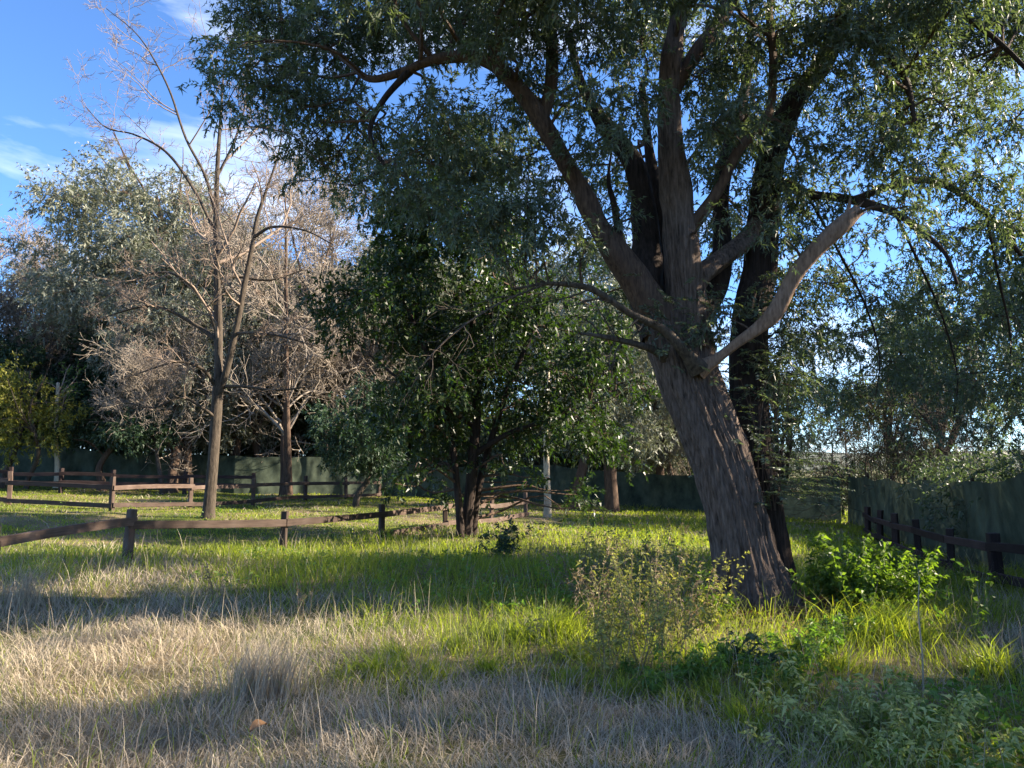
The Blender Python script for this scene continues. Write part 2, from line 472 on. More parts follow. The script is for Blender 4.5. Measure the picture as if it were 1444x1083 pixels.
# ------------------------------------------------------------------ fences
def beam(a, b, w, h, seed, nseg=7):
    """rough sawn beam from a to b with chamfered edges; local origin at a, x along it"""
    r_ = np.random.default_rng(seed)
    a, b = np.asarray(a, float), np.asarray(b, float)
    L = np.linalg.norm(b - a); c = .12 * min(w, h)
    sec = np.array([[-w / 2 + c, -h / 2], [w / 2 - c, -h / 2], [w / 2, -h / 2 + c], [w / 2, h / 2 - c], [w / 2 - c, h / 2], [-w / 2 + c, h / 2], [-w / 2, h / 2 - c], [-w / 2, -h / 2 + c]])
    xs = np.linspace(0, L, nseg)
    bow = np.sin(np.linspace(0, np.pi, nseg)) * r_.normal() * .012
    V = []
    for k, x in enumerate(xs):
        j = r_.normal(size=(8, 2)) * .0025
        V.append(np.column_stack([np.full(8, x), sec + j + np.array([bow[k] * .7, bow[k]])]))
    V = np.array(V).reshape(-1, 3)
    idx = np.arange(nseg * 8).reshape(nseg, 8)
    F = np.stack([idx[:-1], np.roll(idx[:-1], -1, 1), np.roll(idx[1:], -1, 1), idx[1:]], -1).reshape(-1, 4)
    V = np.vstack([V, [0, 0, 0], [L, 0, 0]]); n = nseg * 8
    f3 = np.vstack([np.stack([np.roll(idx[0], -1), idx[0], np.full(8, n)], -1), np.stack([idx[-1], np.roll(idx[-1], -1), np.full(8, n + 1)], -1)])
    m = MB().add(V, F, f3)
    d = (b - a) / L
    return m, a, Vector(d).to_track_quat('X', 'Z').to_euler()

def fence(name, label, posts, heights, rails, mt, w=.115, tilts=None, seed=0, side=1, rail_w=.045, rail_h=.125, skip=()):
    """posts: list of xy; heights per post; rails: list of heights above ground"""
    base = np.array([posts[0][0], posts[0][1], float(ground(*posts[0]))])
    t = thing(name, base, label, 'fence')
    r_ = np.random.default_rng(seed)
    tops = []
    for k, (x, y) in enumerate(posts):
        z = float(ground(x, y))
        tl = r_.normal(size=2) * .02 if tilts is None or k not in tilts else np.array(tilts[k])
        a = np.array([x, y, z - .3]); b = np.array([x + tl[0], y + tl[1], z + heights[k]])
        m, loc, rot = beam(a, b, w * (1 + .08 * r_.normal()), w * (1 + .08 * r_.normal()), seed * 100 + k, 5)
        o = m.build('post', mt, t); o.location = loc - base; o.rotation_euler = rot
    for k in range(len(posts) - 1):
        p, q = np.array(posts[k]), np.array(posts[k + 1])
        d = (q - p) / np.linalg.norm(q - p); nn = np.array([d[1], -d[0]]) * (w / 2 + rail_w / 2 + .003) * side
        for j, hgt in enumerate(rails):
            if (k, j) in skip: continue
            off = (.0 if k % 2 == 0 else 1) * (rail_h * .25)
            a2, b2 = p + nn - d * .06, q + nn + d * .06
            za = float(ground(*p)) + hgt + r_.normal() * .015 + off; zb = float(ground(*q)) + hgt + r_.normal() * .015 + off
            # a small sideways step keeps neighbouring rails from sharing one plane
            st = np.array([d[1], -d[0]]) * .006 * (k % 2) * side
            m, loc, rot = beam(np.array([*(a2 + st), za]), np.array([*(b2 + st), zb]), rail_w, rail_h, seed * 100 + 50 + k * 3 + j)
            o = m.build('rail', mt, t); o.location = loc - base; o.rotation_euler = rot
    return t

def XY(px, Y): return (float(at(px, 660, Y)[0]), Y)
front = [(-7.6, 7.4), XY(-5, 9.6), XY(185, 11.9), XY(404, 14.4), XY(540, 17.3), XY(629, 20.0), XY(693, 22.8), XY(741, 25.4)]
fence('wooden_fence', 'brown post and rail fence crossing the long grass in front of the bare tree', front,
      [.72, .72, .74, .72, .72, .74, .78, .78], [.50, .08], M['fence'], seed=1, tilts={2: (.06, -.03)}, skip={(0, 1), (1, 1), (2, 1), (3, 1)})
mid = [XY(-260, 23.4), XY(-125, 22.7), XY(15, 22.0), XY(161, 21.3), XY(270, 24.0), XY(358, 26.8), XY(432, 29.8), XY(489, 32.6), XY(535, 35.4)]
fence('wooden_fence', 'sunlit brown two rail fence around the mown lawn behind the bare tree', mid,
      [.95] * 9, [.64, .14], M['fence'], seed=2, rail_h=.12)
far = [XY(-190, 28), XY(-85, 28.4), XY(15, 28.6), XY(88, 28.8), XY(160, 29.2), XY(262, 30.6), XY(358, 32)]
fence('wooden_fence', 'dark paddock fence standing just before the green netting at the back', far,
      [.95] * 7, [.72, .42], M['fence_dark'], seed=3, w=.13)
right = [(6.1, 6.3), (6.72, 9.1), XY(1397, 11.7), XY(1334, 13.8), XY(1290, 16.0), XY(1258, 18.4), XY(1236, 20.9), XY(1219, 23.6)]
fence('wooden_fence', 'dark sagging rail fence running along the foot of the green netting by the bush', right,
      [.85, .85, .82, .80, .84, .88, .88, .86], [.60, .16], M['fence_dark'], seed=4, side=-1, w=.14)

# ------------------------------------------------------------------ green windbreak netting
def netting(label, line, height, seed, cam_side):
    base = np.array([*line[0], float(ground(*line[0]))])
    t = thing('screen_fence', base, label, 'fence')
    pts = np.array(line, float)
    r_ = np.random.default_rng(seed)
    nz = Noise2(seed + 7)
    s_off = 0
    for k in range(len(pts) - 1):
        p, q = pts[k], pts[k + 1]
        L = np.linalg.norm(q - p); d = (q - p) / L; nn = np.array([-d[1], d[0]])
        nu, nv = max(8, int(L / .07)), 16
        u = np.linspace(0, L, nu); v = np.linspace(0, 1, nv)
        U, Vv = np.meshgrid(u, v, indexing='ij')
        su = U + s_off
        sag = .07 * np.sin(np.pi * U / L) * (.5 + r_.random()) + .05 * (nz(su * 1.5, su * 0) - .5)
        fold = (.13 * (nz(su * 1.9, Vv * .9 + 3) - .5) + .09 * (nz(su * 2.9 + Vv * 1.1, Vv * 1.3) - .5) * (1 - .35 * Vv)
                + .014 * np.sin(su * 13 + 22 * nz(su * .7, Vv * 1.5)) * Vv + .05 * np.abs(nz(su * 3 + Vv * 2.5, Vv * 2.5 - su) - .5)) + .06 * np.sin(np.pi * U / L) * np.sin(np.pi * Vv)
        x = p[0] + d[0] * U + nn[0] * fold; y = p[1] + d[1] * U + nn[1] * fold
        g = ground(x, y)
        z = g - .04 + (height[k] * (1 - U / L) + height[k + 1] * U / L - sag) * Vv
        W = np.stack([x, y, z], -1) - base
        idx = np.arange(nu * nv).reshape(nu, nv)
        F = np.stack([idx[:-1, :-1], idx[1:, :-1], idx[1:, 1:], idx[:-1, 1:]], -1).reshape(-1, 4)
        MB().add(W.reshape(-1, 3), F).build('net_panel', M['net'], t, smooth=True)
        s_off += L
        pz = float(ground(*p))
        off = nn * .10 * cam_side
        m, loc, rot = beam([p[0] + off[0], p[1] + off[1], pz - .2], [p[0] + off[0], p[1] + off[1], pz + height[k] + .03], .06, .06, seed + k, 4)
        o = m.build('post', M['fence_dark'], t); o.location = loc - base; o.rotation_euler = rot
    return t
back_line = [(-34, 31.0), (-30.5, 32.0), (-27, 33), (-23.5, 33.6), (-20, 34), (-16.5, 34.4), (-12.4, 34.8), (-8.5, 36.2), (-5, 37.0), (-1.5, 37.0), (2, 36.6), (5.5, 35.0), (8.8, 32.4), (12.1, 28.8)]
netting('dark green netting fence stretched behind the tree trunks at the far end', back_line, [1.72 + .1 * math.sin(i * 2.1) for i in range(14)], 21, 1)
right_line = [(12.2, 28.4), (11.4, 25.2), (10.6, 22.0), (9.85, 18.8), (9.1, 15.6), (8.4, 12.5), (7.7, 9.4), (7.0, 6.3), (6.4, 3.2)]
netting('wrinkled green netting fence running away beside the big leaning tree', right_line, [1.78, 1.8, 1.74, 1.78, 1.72, 1.8, 1.78, 1.75, 1.75], 33, 1)

# ------------------------------------------------------------------ the big leaning tree
def px_path(rows, n):
    """rows of (px, py, depth, width in px) -> smooth world path and radii"""
    pts = np.array([[*at(a, b, c), w / 2 * c / FPX] for a, b, c, w in rows])
    S = spline(pts, n)
    return S[:, :3], S[:, 3]

def blob_crown(rg, blobs, skel, per_area, leaf_l, leaf_w, leaf_n, twig_len, droop, mb_leaf, mb_twig, fold=.2, sprig_down=.35, spread=.9, tri=False, tw_step=2):
    """fills blobs (x,y,z,r,density) with leafy sprigs and joins them to the nearest limb"""
    for (bx, by, bz, br, dens) in blobs:
        c = np.array([bx, by, bz])
        # a connecting branch from the nearest limb
        dd = np.linalg.norm(skel[:, :3] - c, axis=1) + .5 * np.maximum(0, skel[:, 2] - bz)
        i = int(np.argmin(dd)); s = skel[i, :3]
        ln = np.linalg.norm(c - s)
        path = np.stack([s, s * .66 + c * .34 + rg.normal(size=3) * .09 * ln + [0, 0, .08 * ln], s * .3 + c * .7 + rg.normal(size=3) * .07 * ln + [0, 0, .05 * ln], c])
        path = spline(path, 8)[None]
        r0 = min(skel[i, 3] * .6, .012 + .012 * ln)
        rad = np.linspace(r0, .006, 8)[None]
        tubes(mb_twig, path, rad, 5)
        n_s = max(3, int(per_area * br * br * dens))
        d = nrm(rg.normal(size=(n_s, 3)) * [1, 1, .8])
        rr = br * rg.random(n_s) ** (1 / 2.2)
        st = c + d * rr[:, None] * [1, 1, .85]
        # twiglets from the branch to some sprigs
        nt = max(2, n_s // 5)
        o2 = path[0, rg.integers(4, 8, nt)]
        tw = np.stack([o2, o2 * .5 + st[:nt] * .5 + rg.normal(size=(nt, 3)) * .08 * br, st[:nt]], 1)
        tubes(mb_twig, tw, np.tile([.006, .0045, .003], (nt, 1)), 3)
        dr = nrm(d * spread + rg.normal(size=(n_s, 3)) * .6 + [0, 0, -sprig_down])
        L = twig_len * (.6 + .8 * rg.random(n_s))
        K = 4
        pts = [st - dr * L[:, None] * .3]
        q = dr.copy()
        for k in range(K - 1):
            q = nrm(q + rg.normal(size=(n_s, 3)) * .18 + [0, 0, -sprig_down * .5])
            pts.append(pts[-1] + q * (L / (K - 1))[:, None])
        P = np.stack(pts, 1)
        tubes(mb_twig, P[::tw_step], np.tile(np.linspace(.004, .0015, K), (len(P[::tw_step]), 1)), 3)
        # leaves along each sprig
        par = np.repeat(np.arange(n_s), leaf_n)
        t = rg.random(len(par)) ** .8 * (K - 1); i_ = np.minimum(t.astype(int), K - 2); u = (t - i_)[:, None]
        pos = P[par, i_] * (1 - u) + P[par, i_ + 1] * u
        tan = nrm(P[par, i_ + 1] - P[par, i_])
        D = nrm(tan * .9 + rg.normal(size=(len(par), 3)) * .75)
        leaves(mb_leaf, pos, D, leaf_l * (.6 + .8 * rg.random(len(par))), leaf_w * (.7 + .6 * rg.random(len(par))), droop, rg, fold, tri)

rg = np.random.default_rng(5)
tree_base = on_ground(1062, 846)
TB = tree_base[1]
print('tree base', tree_base)
big = thing('leaning_tree', tree_base, 'huge twin trunk tree with fibrous bark leaning over the weeds', 'tree')
skel = []
def limb(rows, n, name, mt, sides=28, ridge=.06, seed=1, flare=0., cap=True, keep=True, parent=big, origin=tree_base):
    P, R = px_path(rows, n)
    if name != 'trunk':
        sl = np.concatenate([[0], np.cumsum(np.linalg.norm(np.diff(P, axis=0), axis=1))])
        R = R * (1 + .35 * np.exp(-sl / (3 * R[0]))) * (1 + .10 * (N3(sl * 3.1 + seed * 3, sl * 0 + seed) - .5) * 2)
    m = MB(); bark_tube(m, P - origin, R, sides, ridge, seed, flare, cap)
    if keep: skel.append(np.column_stack([P, R]))
    return m.build(name, mt, parent, smooth=True)
D0 = TB
limb([(1064, 875, D0, 106), (1060, 840, D0, 98), (1052, 790, D0, 82), (1036, 716, D0 + .02, 77), (1014, 645, D0 + .05, 78), (993, 592, D0 + .05, 78), (973, 542, D0 + .05, 78), (960, 500, D0 + .1, 84), (950, 455, D0 + .15, 78), (948, 425, D0 + .2, 50)],
     200, 'trunk', M['bark'], 180, .105, 3, .6)
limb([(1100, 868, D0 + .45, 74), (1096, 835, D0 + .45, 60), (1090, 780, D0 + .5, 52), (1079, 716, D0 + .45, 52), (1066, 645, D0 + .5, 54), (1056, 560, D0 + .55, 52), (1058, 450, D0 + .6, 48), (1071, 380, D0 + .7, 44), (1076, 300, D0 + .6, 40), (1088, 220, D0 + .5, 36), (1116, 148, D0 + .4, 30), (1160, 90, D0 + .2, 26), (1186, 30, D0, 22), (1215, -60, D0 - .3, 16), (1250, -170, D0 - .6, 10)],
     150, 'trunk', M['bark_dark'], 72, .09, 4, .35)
# limb reaching far out to the side
limb([(955, 470, D0 + .1, 46), (922, 435, D0 + .05, 44), (890, 388, D0, 40), (847, 325, D0 - .1, 34), (815, 262, D0 - .2, 29), (777, 195, D0 - .3, 27), (750, 150, D0 - .4, 24), (709, 101, D0 - .5, 21), (667, 80, D0 - .5, 18), (612, 84, D0 - .4, 14), (570, 100, D0 - .3, 12), (522, 111, D0 - .2, 10), (490, 88, D0, 8), (440, 60, D0 + .2, 6), (380, 70, D0 + .3, 4)],
     130, 'limb', M['bark_limb'], 32, .07, 5)
limb([(577, 100, D0 - .3, 10), (542, 139, D0 - .35, 9), (522, 180, D0 - .4, 7), (529, 215, D0 - .4, 6), (540, 236, D0 - .4, 5), (500, 262, D0 - .3, 3)], 50, 'limb', M['bark_dark'], 14, .05, 6)
limb([(762, 172, D0 - .35, 16), (776, 125, D0 - .3, 18), (778, 60, D0 - .2, 17), (770, -10, D0 - .2, 15), (755, -110, D0 - .3, 11)], 60, 'limb', M['bark_limb'], 24, .07, 7)
limb([(935, 470, D0 + .15, 44), (914, 425, D0 + .25, 44), (912, 325, D0 + .45, 37), (897, 240, D0 + .6, 30), (868, 196, D0 + .7, 25), (846, 168, D0 + .8, 20), (820, 120, D0 + 1, 13), (800, 40, D0 + 1.2, 8)], 80, 'limb', M['bark_dark'], 36, .08, 8)
limb([(966, 490, D0 + .05, 52), (970, 440, D0 + .05, 48), (957, 300, D0 - .05, 43), (946, 200, D0 - .1, 37), (943, 125, D0 - .15, 33), (950, 60, D0 - .2, 29), (963, 0, D0 - .3, 25), (985, -90, D0 - .5, 18), (990, -190, D0 - .6, 10)], 110, 'limb', M['bark'], 44, .09, 9)
limb([(945, 130, D0 - .1, 20), (985, 70, D0 - .1, 22), (1020, 22, D0, 22), (1050, -60, D0 + .2, 16), (1080, -150, D0 + .4, 9)], 50, 'limb', M['bark_limb'], 26, .07, 10)
limb([(970, 420, D0 + .05, 26), (990, 388, D0 + .1, 28), (1022, 362, D0 + .25, 26), (1052, 338, D0 + .45, 24), (1074, 300, D0 + .6, 18)], 50, 'limb', M['bark'], 28, .08, 11)
limb([(962, 345, D0 - .05, 18), (975, 322, D0 - .1, 18), (1012, 270, D0 - .2, 16), (1042, 210, D0 - .3, 15), (1082, 166, D0 - .35, 14), (1090, 90, D0 - .4, 12), (1085, 10, D0 - .5, 9), (1100, -90, D0 - .6, 6)], 70, 'limb', M['bark_limb'], 20, .06, 12)
limb([(886, 400, D0 + .1, 16), (876, 350, D0 + .2, 12), (866, 290, D0 + .3, 9), (858, 255, D0 + .35, 6), (862, 215, D0 + .4, 3)], 40, 'limb', M['bark_dark'], 18, .07, 13)
limb([(985, 450, D0 + .4, 26), (1012, 400, D0 + .6, 28), (1018, 340, D0 + .7, 26), (1016, 270, D0 + .8, 23), (1030, 200, D0 + .9, 19), (1052, 120, D0 + 1.1, 14), (1060, 30, D0 + 1.3, 9)], 70, 'limb', M['bark_dark'], 24, .08, 27)
limb([(925, 440, D0 + .4, 24), (930, 370, D0 + .7, 24), (926, 290, D0 + .9, 20), (915, 210, D0 + 1.1, 15), (905, 120, D0 + 1.3, 9)], 60, 'limb', M['bark_dark'], 20, .08, 28)
# the bare broken branch
limb([(985, 522, D0 - .25, 22), (1012, 505, D0 - .35, 14), (1042, 482, D0 - .45, 14), (1070, 462, D0 - .5, 18), (1094, 438, D0 - .55, 24), (1122, 386, D0 - .6, 21), (1157, 345, D0 - .65, 22), (1188, 316, D0 - .7, 22), (1210, 296, D0 - .7, 18)], 70, 'broken_branch', M['bark_dead'], 26, .06, 14, cap=True)
limb([(1180, 322, D0 - .7, 8), (1195, 298, D0 - .72, 7), (1199, 279, D0 - .73, 3)], 14, 'branch_stub', M['bark_dead'], 8, .05, 15)
e0 = at(1208, 297, D0 - .7) - tree_base; ed = nrm(at(1210, 296, D0 - .7) - at(1188, 316, D0 - .7))
m = MB(); q = rg.normal(size=(9, 3)) * .028; st = e0 + q - ed * .05
en = st + ed * rg.uniform(.06, .2, (9, 1)) + rg.normal(size=(9, 3)) * .02
tubes(m, np.stack([st, st * .5 + en * .5, en], 1), np.tile([.022, .014, .002], (9, 1)), 5); m.build('splinters', M['bark_dead'], big)
# low thin branches over the meadow
limb([(985, 520, D0 - .3, 22), (965, 495, D0 - .45, 15), (937, 466, D0 - .55, 13), (905, 450, D0 - .65, 11), (882, 438, D0 - .75, 10), (850, 416, D0 - .85, 9), (822, 404, D0 - .9, 8), (772, 400, D0 - 1, 5), (722, 408, D0 - 1.1, 3)], 70, 'low_branch', M['bark_grey'], 12, .04, 16)
limb([(940, 505, D0 - .1, 16), (922, 494, D0 - .3, 12), (892, 484, D0 - .5, 10), (847, 474, D0 - .7, 7), (815, 470, D0 - .8, 4)], 40, 'low_branch', M['bark_grey'], 12, .04, 17)
limb([(770, 400, D0 - 1, 3.5), (700, 430, D0 - 1.2, 3), (640, 470, D0 - 1.4, 2.6), (590, 520, D0 - 1.6, 2)], 30, 'low_branch', M['bark_grey'], 6, .0, 18)
# dark boughs to the side above the netting
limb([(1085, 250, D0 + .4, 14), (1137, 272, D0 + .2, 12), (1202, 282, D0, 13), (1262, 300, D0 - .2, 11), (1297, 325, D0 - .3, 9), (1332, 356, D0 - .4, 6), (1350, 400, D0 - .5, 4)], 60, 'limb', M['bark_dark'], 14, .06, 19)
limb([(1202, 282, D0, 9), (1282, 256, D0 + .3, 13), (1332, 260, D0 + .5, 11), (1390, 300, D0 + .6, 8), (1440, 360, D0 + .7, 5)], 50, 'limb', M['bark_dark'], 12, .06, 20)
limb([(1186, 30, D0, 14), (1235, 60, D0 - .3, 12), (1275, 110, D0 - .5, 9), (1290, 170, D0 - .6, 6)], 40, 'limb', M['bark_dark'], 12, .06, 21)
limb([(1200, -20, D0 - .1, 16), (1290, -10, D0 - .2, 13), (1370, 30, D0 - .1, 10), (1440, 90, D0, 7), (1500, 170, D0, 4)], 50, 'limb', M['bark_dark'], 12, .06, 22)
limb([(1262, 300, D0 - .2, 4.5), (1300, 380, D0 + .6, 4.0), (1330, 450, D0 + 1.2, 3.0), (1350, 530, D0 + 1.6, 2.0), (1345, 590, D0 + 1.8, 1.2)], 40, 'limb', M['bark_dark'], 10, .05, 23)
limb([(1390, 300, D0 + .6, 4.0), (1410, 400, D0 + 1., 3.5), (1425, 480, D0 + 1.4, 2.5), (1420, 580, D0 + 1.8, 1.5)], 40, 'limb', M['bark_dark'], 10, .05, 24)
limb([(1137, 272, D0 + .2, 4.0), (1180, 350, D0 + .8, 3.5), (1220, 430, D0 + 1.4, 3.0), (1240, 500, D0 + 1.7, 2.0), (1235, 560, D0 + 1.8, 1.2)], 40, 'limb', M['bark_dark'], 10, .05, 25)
SK = np.vstack(skel)

blob_px = [
 # px, py, radius px, density
 (292, 108, 26, .9), (318, 62, 30, 1), (345, 22, 42, 1.1), (318, 150, 26, 1), (360, 95, 48, 1.3), (398, 30, 62, 1.3), (352, 178, 22, .8), (405, 130, 55, 1.3), (432, 205, 42, 1.1), (415, 255, 18, .8),
 (462, 60, 75, 1.4), (478, 150, 58, 1.1), (478, 225, 44, 1), (470, 268, 20, .8), (545, 30, 80, 1.4), (540, 205, 46, .9), (590, 165, 50, .8), (618, 140, 44, .7), (620, 228, 52, 1.0), (560, 275, 30, .8), (650, 20, 70, 1.2), (600, 60, 42, .8),
 (690, 168, 50, .9), (668, 245, 50, 1.1), (735, 40, 75, 1.1), (690, 60, 40, .9), (735, 110, 40, .8), (728, 232, 48, 1.2), (705, 300, 38, 1.5), (742, 290, 40, 1.3), (780, 318, 40, 1.1), (795, 260, 36, .9), (830, 345, 38, .8), (740, 350, 36, .7), (690, 345, 30, .5),
 (830, 40, 72, 1.1), (830, 130, 52, .8), (850, 210, 34, .6), (905, 50, 66, 1.1), (900, 130, 50, .8), (985, 110, 56, 1.0), (1000, 180, 42, .9), (1010, 235, 34, .7), (1050, 60, 64, 1.0), (1055, 150, 44, .7), (1040, 290, 30, .6),
 (1120, 40, 66, 1.1), (1135, 195, 46, .8), (1185, 20, 58, 1.6), (1225, 60, 50, 1.6), (1270, 20, 60, 1.5), (1140, 110, 46, .9), (1215, 130, 52, 1), (1200, 210, 46, .8), (1265, 170, 52, .9), (1300, 90, 60, 1), (1345, 30, 62, 1.1), (1400, 80, 66, 1), (1350, 150, 56, .9), (1420, 170, 52, .9), (1310, 230, 52, .9), (1380, 250, 52, .9), (1430, 20, 60, 1.1), (1440, 300, 46, .8), (1250, 260, 40, .7), (1300, 345, 40, .6), (1340, 400, 44, .7), (1400, 380, 46, .7),
 (1230, 330, 44, .6), (1180, 390, 46, .7), (1240, 420, 50, .8), (1290, 440, 50, .8), (1350, 470, 54, .8), (1410, 450, 56, .8), (1200, 480, 46, .7), (1260, 510, 50, .8), (1320, 540, 48, .7), (1390, 540, 54, .8), (1440, 520, 50, .8), (1150, 540, 36, .6), (1190, 560, 34, .5), (1420, 600, 44, .7), (1360, 600, 34, .5), (1290, 590, 34, .5),
 (1060, 190, 40, .8), (1100, 250, 44, .9), (1150, 280, 46, .9), (1090, 330, 36, .8), (1160, 400, 40, .9), (1010, 300, 26, .5), (1130, 480, 44, .9), (1105, 530, 40, .9), (1125, 590, 34, .8), (1240, 200, 50, .9), (1340, 320, 50, .8), (1280, 290, 44, .7), (880, 180, 40, .7), (820, 200, 40, .7), (760, 130, 44, .8), (640, 190, 50, .9), (520, 280, 34, .8), (610, 290, 46, 1), (660, 300, 40, 1), (560, 240, 44, .9),
 (1130, 340, 40, .7), (1110, 420, 44, .9), (1150, 470, 40, .8), (1030, 440, 30, .7), (880, 300, 30, .5), (850, 420, 24, .5), (930, 460, 22, .6), (972, 420, 18, .7), (995, 460, 26, .8)]
blobs = []
for (a, b, r, dn) in blob_px:
    dep = D0 + rg.uniform(-1.4, 1.2) * (1 if b < 380 else .4)
    if 680 < a < 800 and b > 270: dep = D0 - 1.2
    if a > 1140 and b > 300: dep = D0 + rg.uniform(.6, 3.0)
    if a > 1140 and b > 300: dn *= .62
    p = at(a, b, dep); blobs.append((*p, r * dep / FPX, dn))
n_near = len(blobs)
# the crown goes on above the frame and behind the limbs
for k in range(46):
    a, b = rg.uniform(330, 1480), rg.uniform(-330, -25)
    if a < 330 - b * .55: continue
    dep = D0 + rg.uniform(-2.2, 2.4); p = at(a, b, dep); blobs.append((*p, .62, 1.0))
for k in range(16):
    a, b = rg.uniform(840, 1130), rg.uniform(180, 430)
    dep = D0 + rg.uniform(1.6, 3.4); p = at(a, b, dep); blobs.append((*p, .42, .6))
for k in range(26):
    a, b = rg.uniform(560, 1400), rg.uniform(-60, 190)
    dep = D0 + rg.uniform(1.4, 3.4); p = at(a, b, dep); blobs.append((*p, .55, .55))
low = [np.column_stack(px_path(q, 14)) for q in (
    [(882, 438, D0 - .75, 6), (822, 404, D0 - .9, 5), (772, 400, D0 - 1, 4), (722, 408, D0 - 1.1, 3)], [(892, 484, D0 - .5, 6), (847, 474, D0 - .7, 5), (815, 470, D0 - .8, 3)],
    [(770, 400, D0 - 1, 3.5), (700, 430, D0 - 1.2, 3), (640, 470, D0 - 1.4, 2.6), (590, 520, D0 - 1.6, 2)], [(937, 466, D0 - .5, 7), (905, 450, D0 - .65, 6), (882, 438, D0 - .75, 6)])]
lp = np.stack(low) - [*tree_base, 0]
Pa, Ra = spawn(lp[..., :3], lp[..., 3], 9, t0=.1, ratio=.55, ang=(25, 65), up=-.03, jit=.25, K=6, rr=.6, rg=rg, rmin=.0025)
Pb_, Rb_ = spawn(Pa, Ra, 5, t0=.2, ratio=.55, ang=(25, 65), up=-.05, jit=.25, K=4, rr=.6, rg=rg, rmin=.0018)
m = MB(); tubes(m, Pa, Ra, 5); tubes(m, Pb_, Rb_, 3); m.build('bare_twigs', M['bark_grey'], big)
ml, mt_ = MB(), MB()
blob_crown(rg, blobs[:n_near], SK, 470, .078, .023, 25, .30, .35, ml, mt_, sprig_down=.25, tri=True, tw_step=8)
blob_crown(rg, blobs[n_near:], SK, 280, .100, .029, 21, .34, .4, ml, mt_, sprig_down=.25, tri=True, tw_step=8)
for m in (ml, mt_):
    for k in range(len(m.v)): m.v[k] = (m.v[k] - tree_base.astype(np.float32))
ml.build('crown', M['acacia'], big); mt_.build('twigs', M['bark_brown'], big)
print('big crown leaves', ml.n // 4)

# leafy shoots sprouting from the rear trunk: feathery fronds
def frond(mb, mbt, p, d, L, rg, lw=.016, ll=.055, n=12, droop=.5):
    d = nrm(np.asarray(d, float)); K = 7
    pts = [np.asarray(p, float)]; q = d.copy()
    for k in range(K - 1):
        q = nrm(q + np.array([0, 0, -droop * .16]) + rg.normal(size=3) * .05); pts.append(pts[-1] + q * L / (K - 1))
    P = np.array(pts)
    tubes(mbt, P[None], np.linspace(.004, .0015, K)[None], 3)
    t = np.repeat(np.linspace(.12, .98, n), 2) * (K - 1); i = np.minimum(t.astype(int), K - 2); u = (t - i)[:, None]
    pos = P[i] * (1 - u) + P[i + 1] * u; tan = nrm(P[i + 1] - P[i])
    side = nrm(np.cross(tan, [0, 0, 1.])) * np.where(np.arange(2 * n) % 2, 1, -1)[:, None]
    D = nrm(tan * .45 + side + rg.normal(size=(2 * n, 3)) * .18)
    leaves(mb, pos, D, ll * (.8 + .4 * rg.random(2 * n)), lw, .25, rg, .1)
ml, mt_ = MB(), MB()
for k in range(260):
    py = rg.uniform(400, 715); c = np.interp(py, [400, 560, 645, 716], [1068, 1056, 1066, 1085])
    px = c + rg.normal() * 34 + (18 if py > 560 else 0)
    p = at(px, py, D0 + .15 + rg.uniform(-.35, .5))
    frond(ml, mt_, p - tree_base, [rg.normal() * .8 + .25, rg.normal() * .7 - .3, rg.uniform(-.3, .6)], rg.uniform(.16, .34), rg)
for k in range(20):   # the long low sprays
    p = at(rg.uniform(1065, 1110), rg.uniform(640, 700), D0 - .1 + rg.uniform(-.2, .2))
    frond(ml, mt_, p - tree_base, [1, rg.uniform(-.6, .2), rg.uniform(-.06, .14)], rg.uniform(.45, .95), rg, n=26, ll=.05, lw=.018, droop=.18)
for k in range(30):
    p = at(rg.uniform(905, 990), rg.uniform(385, 515), D0 - .45)
    frond(ml, mt_, p - tree_base, [rg.normal(), -.6, rg.uniform(-.5, .5)], rg.uniform(.12, .25), rg)
for k in range(9):   # upright whips carrying the shoots
    a = at(1078 + rg.normal() * 14, 720, D0 + .1); b = at(1090 + rg.normal() * 40, rg.uniform(430, 600), D0 + .1)
    P = spline(np.stack([a, a * .5 + b * .5 + rg.normal(size=3) * .05, b]), 8) - tree_base
    tubes(mt_, P[None], np.linspace(.008, .003, 8)[None], 5)
ml.build('shoot_leaves', M['acacia'], big); mt_.build('shoot_stems', M['bark_brown'], big)

# ------------------------------------------------------------------ the dense evergreen in the middle
rg = np.random.default_rng(8)
eb = on_ground(657, 757); ED = eb[1]; print('evergreen', eb)
ever = thing('evergreen_tree', eb, 'dense dark evergreen with glossy leaves and several stems behind the rail fence', 'tree')
skel = []
kw = dict(parent=ever, origin=eb)
limb([(657, 770, ED, 20.8), (657, 745, ED, 16.8), (662, 700, ED, 15.2), (668, 640, ED, 16.0), (672, 560, ED, 13.6), (668, 470, ED, 10.4), (655, 380, ED, 7.2), (645, 300, ED, 4.0)], 60, 'trunk', M['bark_dark'], 30, .09, 31, .3, **kw)
limb([(664, 765, ED + .2, 12.8), (672, 700, ED + .2, 11.2), (690, 630, ED + .2, 9.6), (720, 540, ED, 8.0), (760, 450, ED, 5.6), (790, 400, ED, 3.2)], 50, 'trunk', M['bark_dark'], 20, .08, 32, .2, **kw)
limb([(650, 760, ED - .2, 11.2), (645, 690, ED - .2, 9.6), (636, 620, ED - .3, 8.8), (610, 520, ED - .3, 7.2), (570, 430, ED - .2, 4.8), (530, 380, ED, 3.2)], 50, 'trunk', M['bark_dark'], 20, .08, 33, .2, **kw)
limb([(670, 640, ED, 8.0), (720, 610, ED - .3, 6.4), (780, 590, ED - .4, 4.8), (830, 570, ED - .4, 3.2)], 30, 'limb', M['bark_dark'], 10, .05, 34, **kw)
limb([(668, 600, ED, 7.2), (620, 570, ED - .6, 6.4), (570, 540, ED - .8, 4.8), (520, 500, ED - .8, 3.2)], 30, 'limb', M['bark_dark'], 10, .05, 35, **kw)
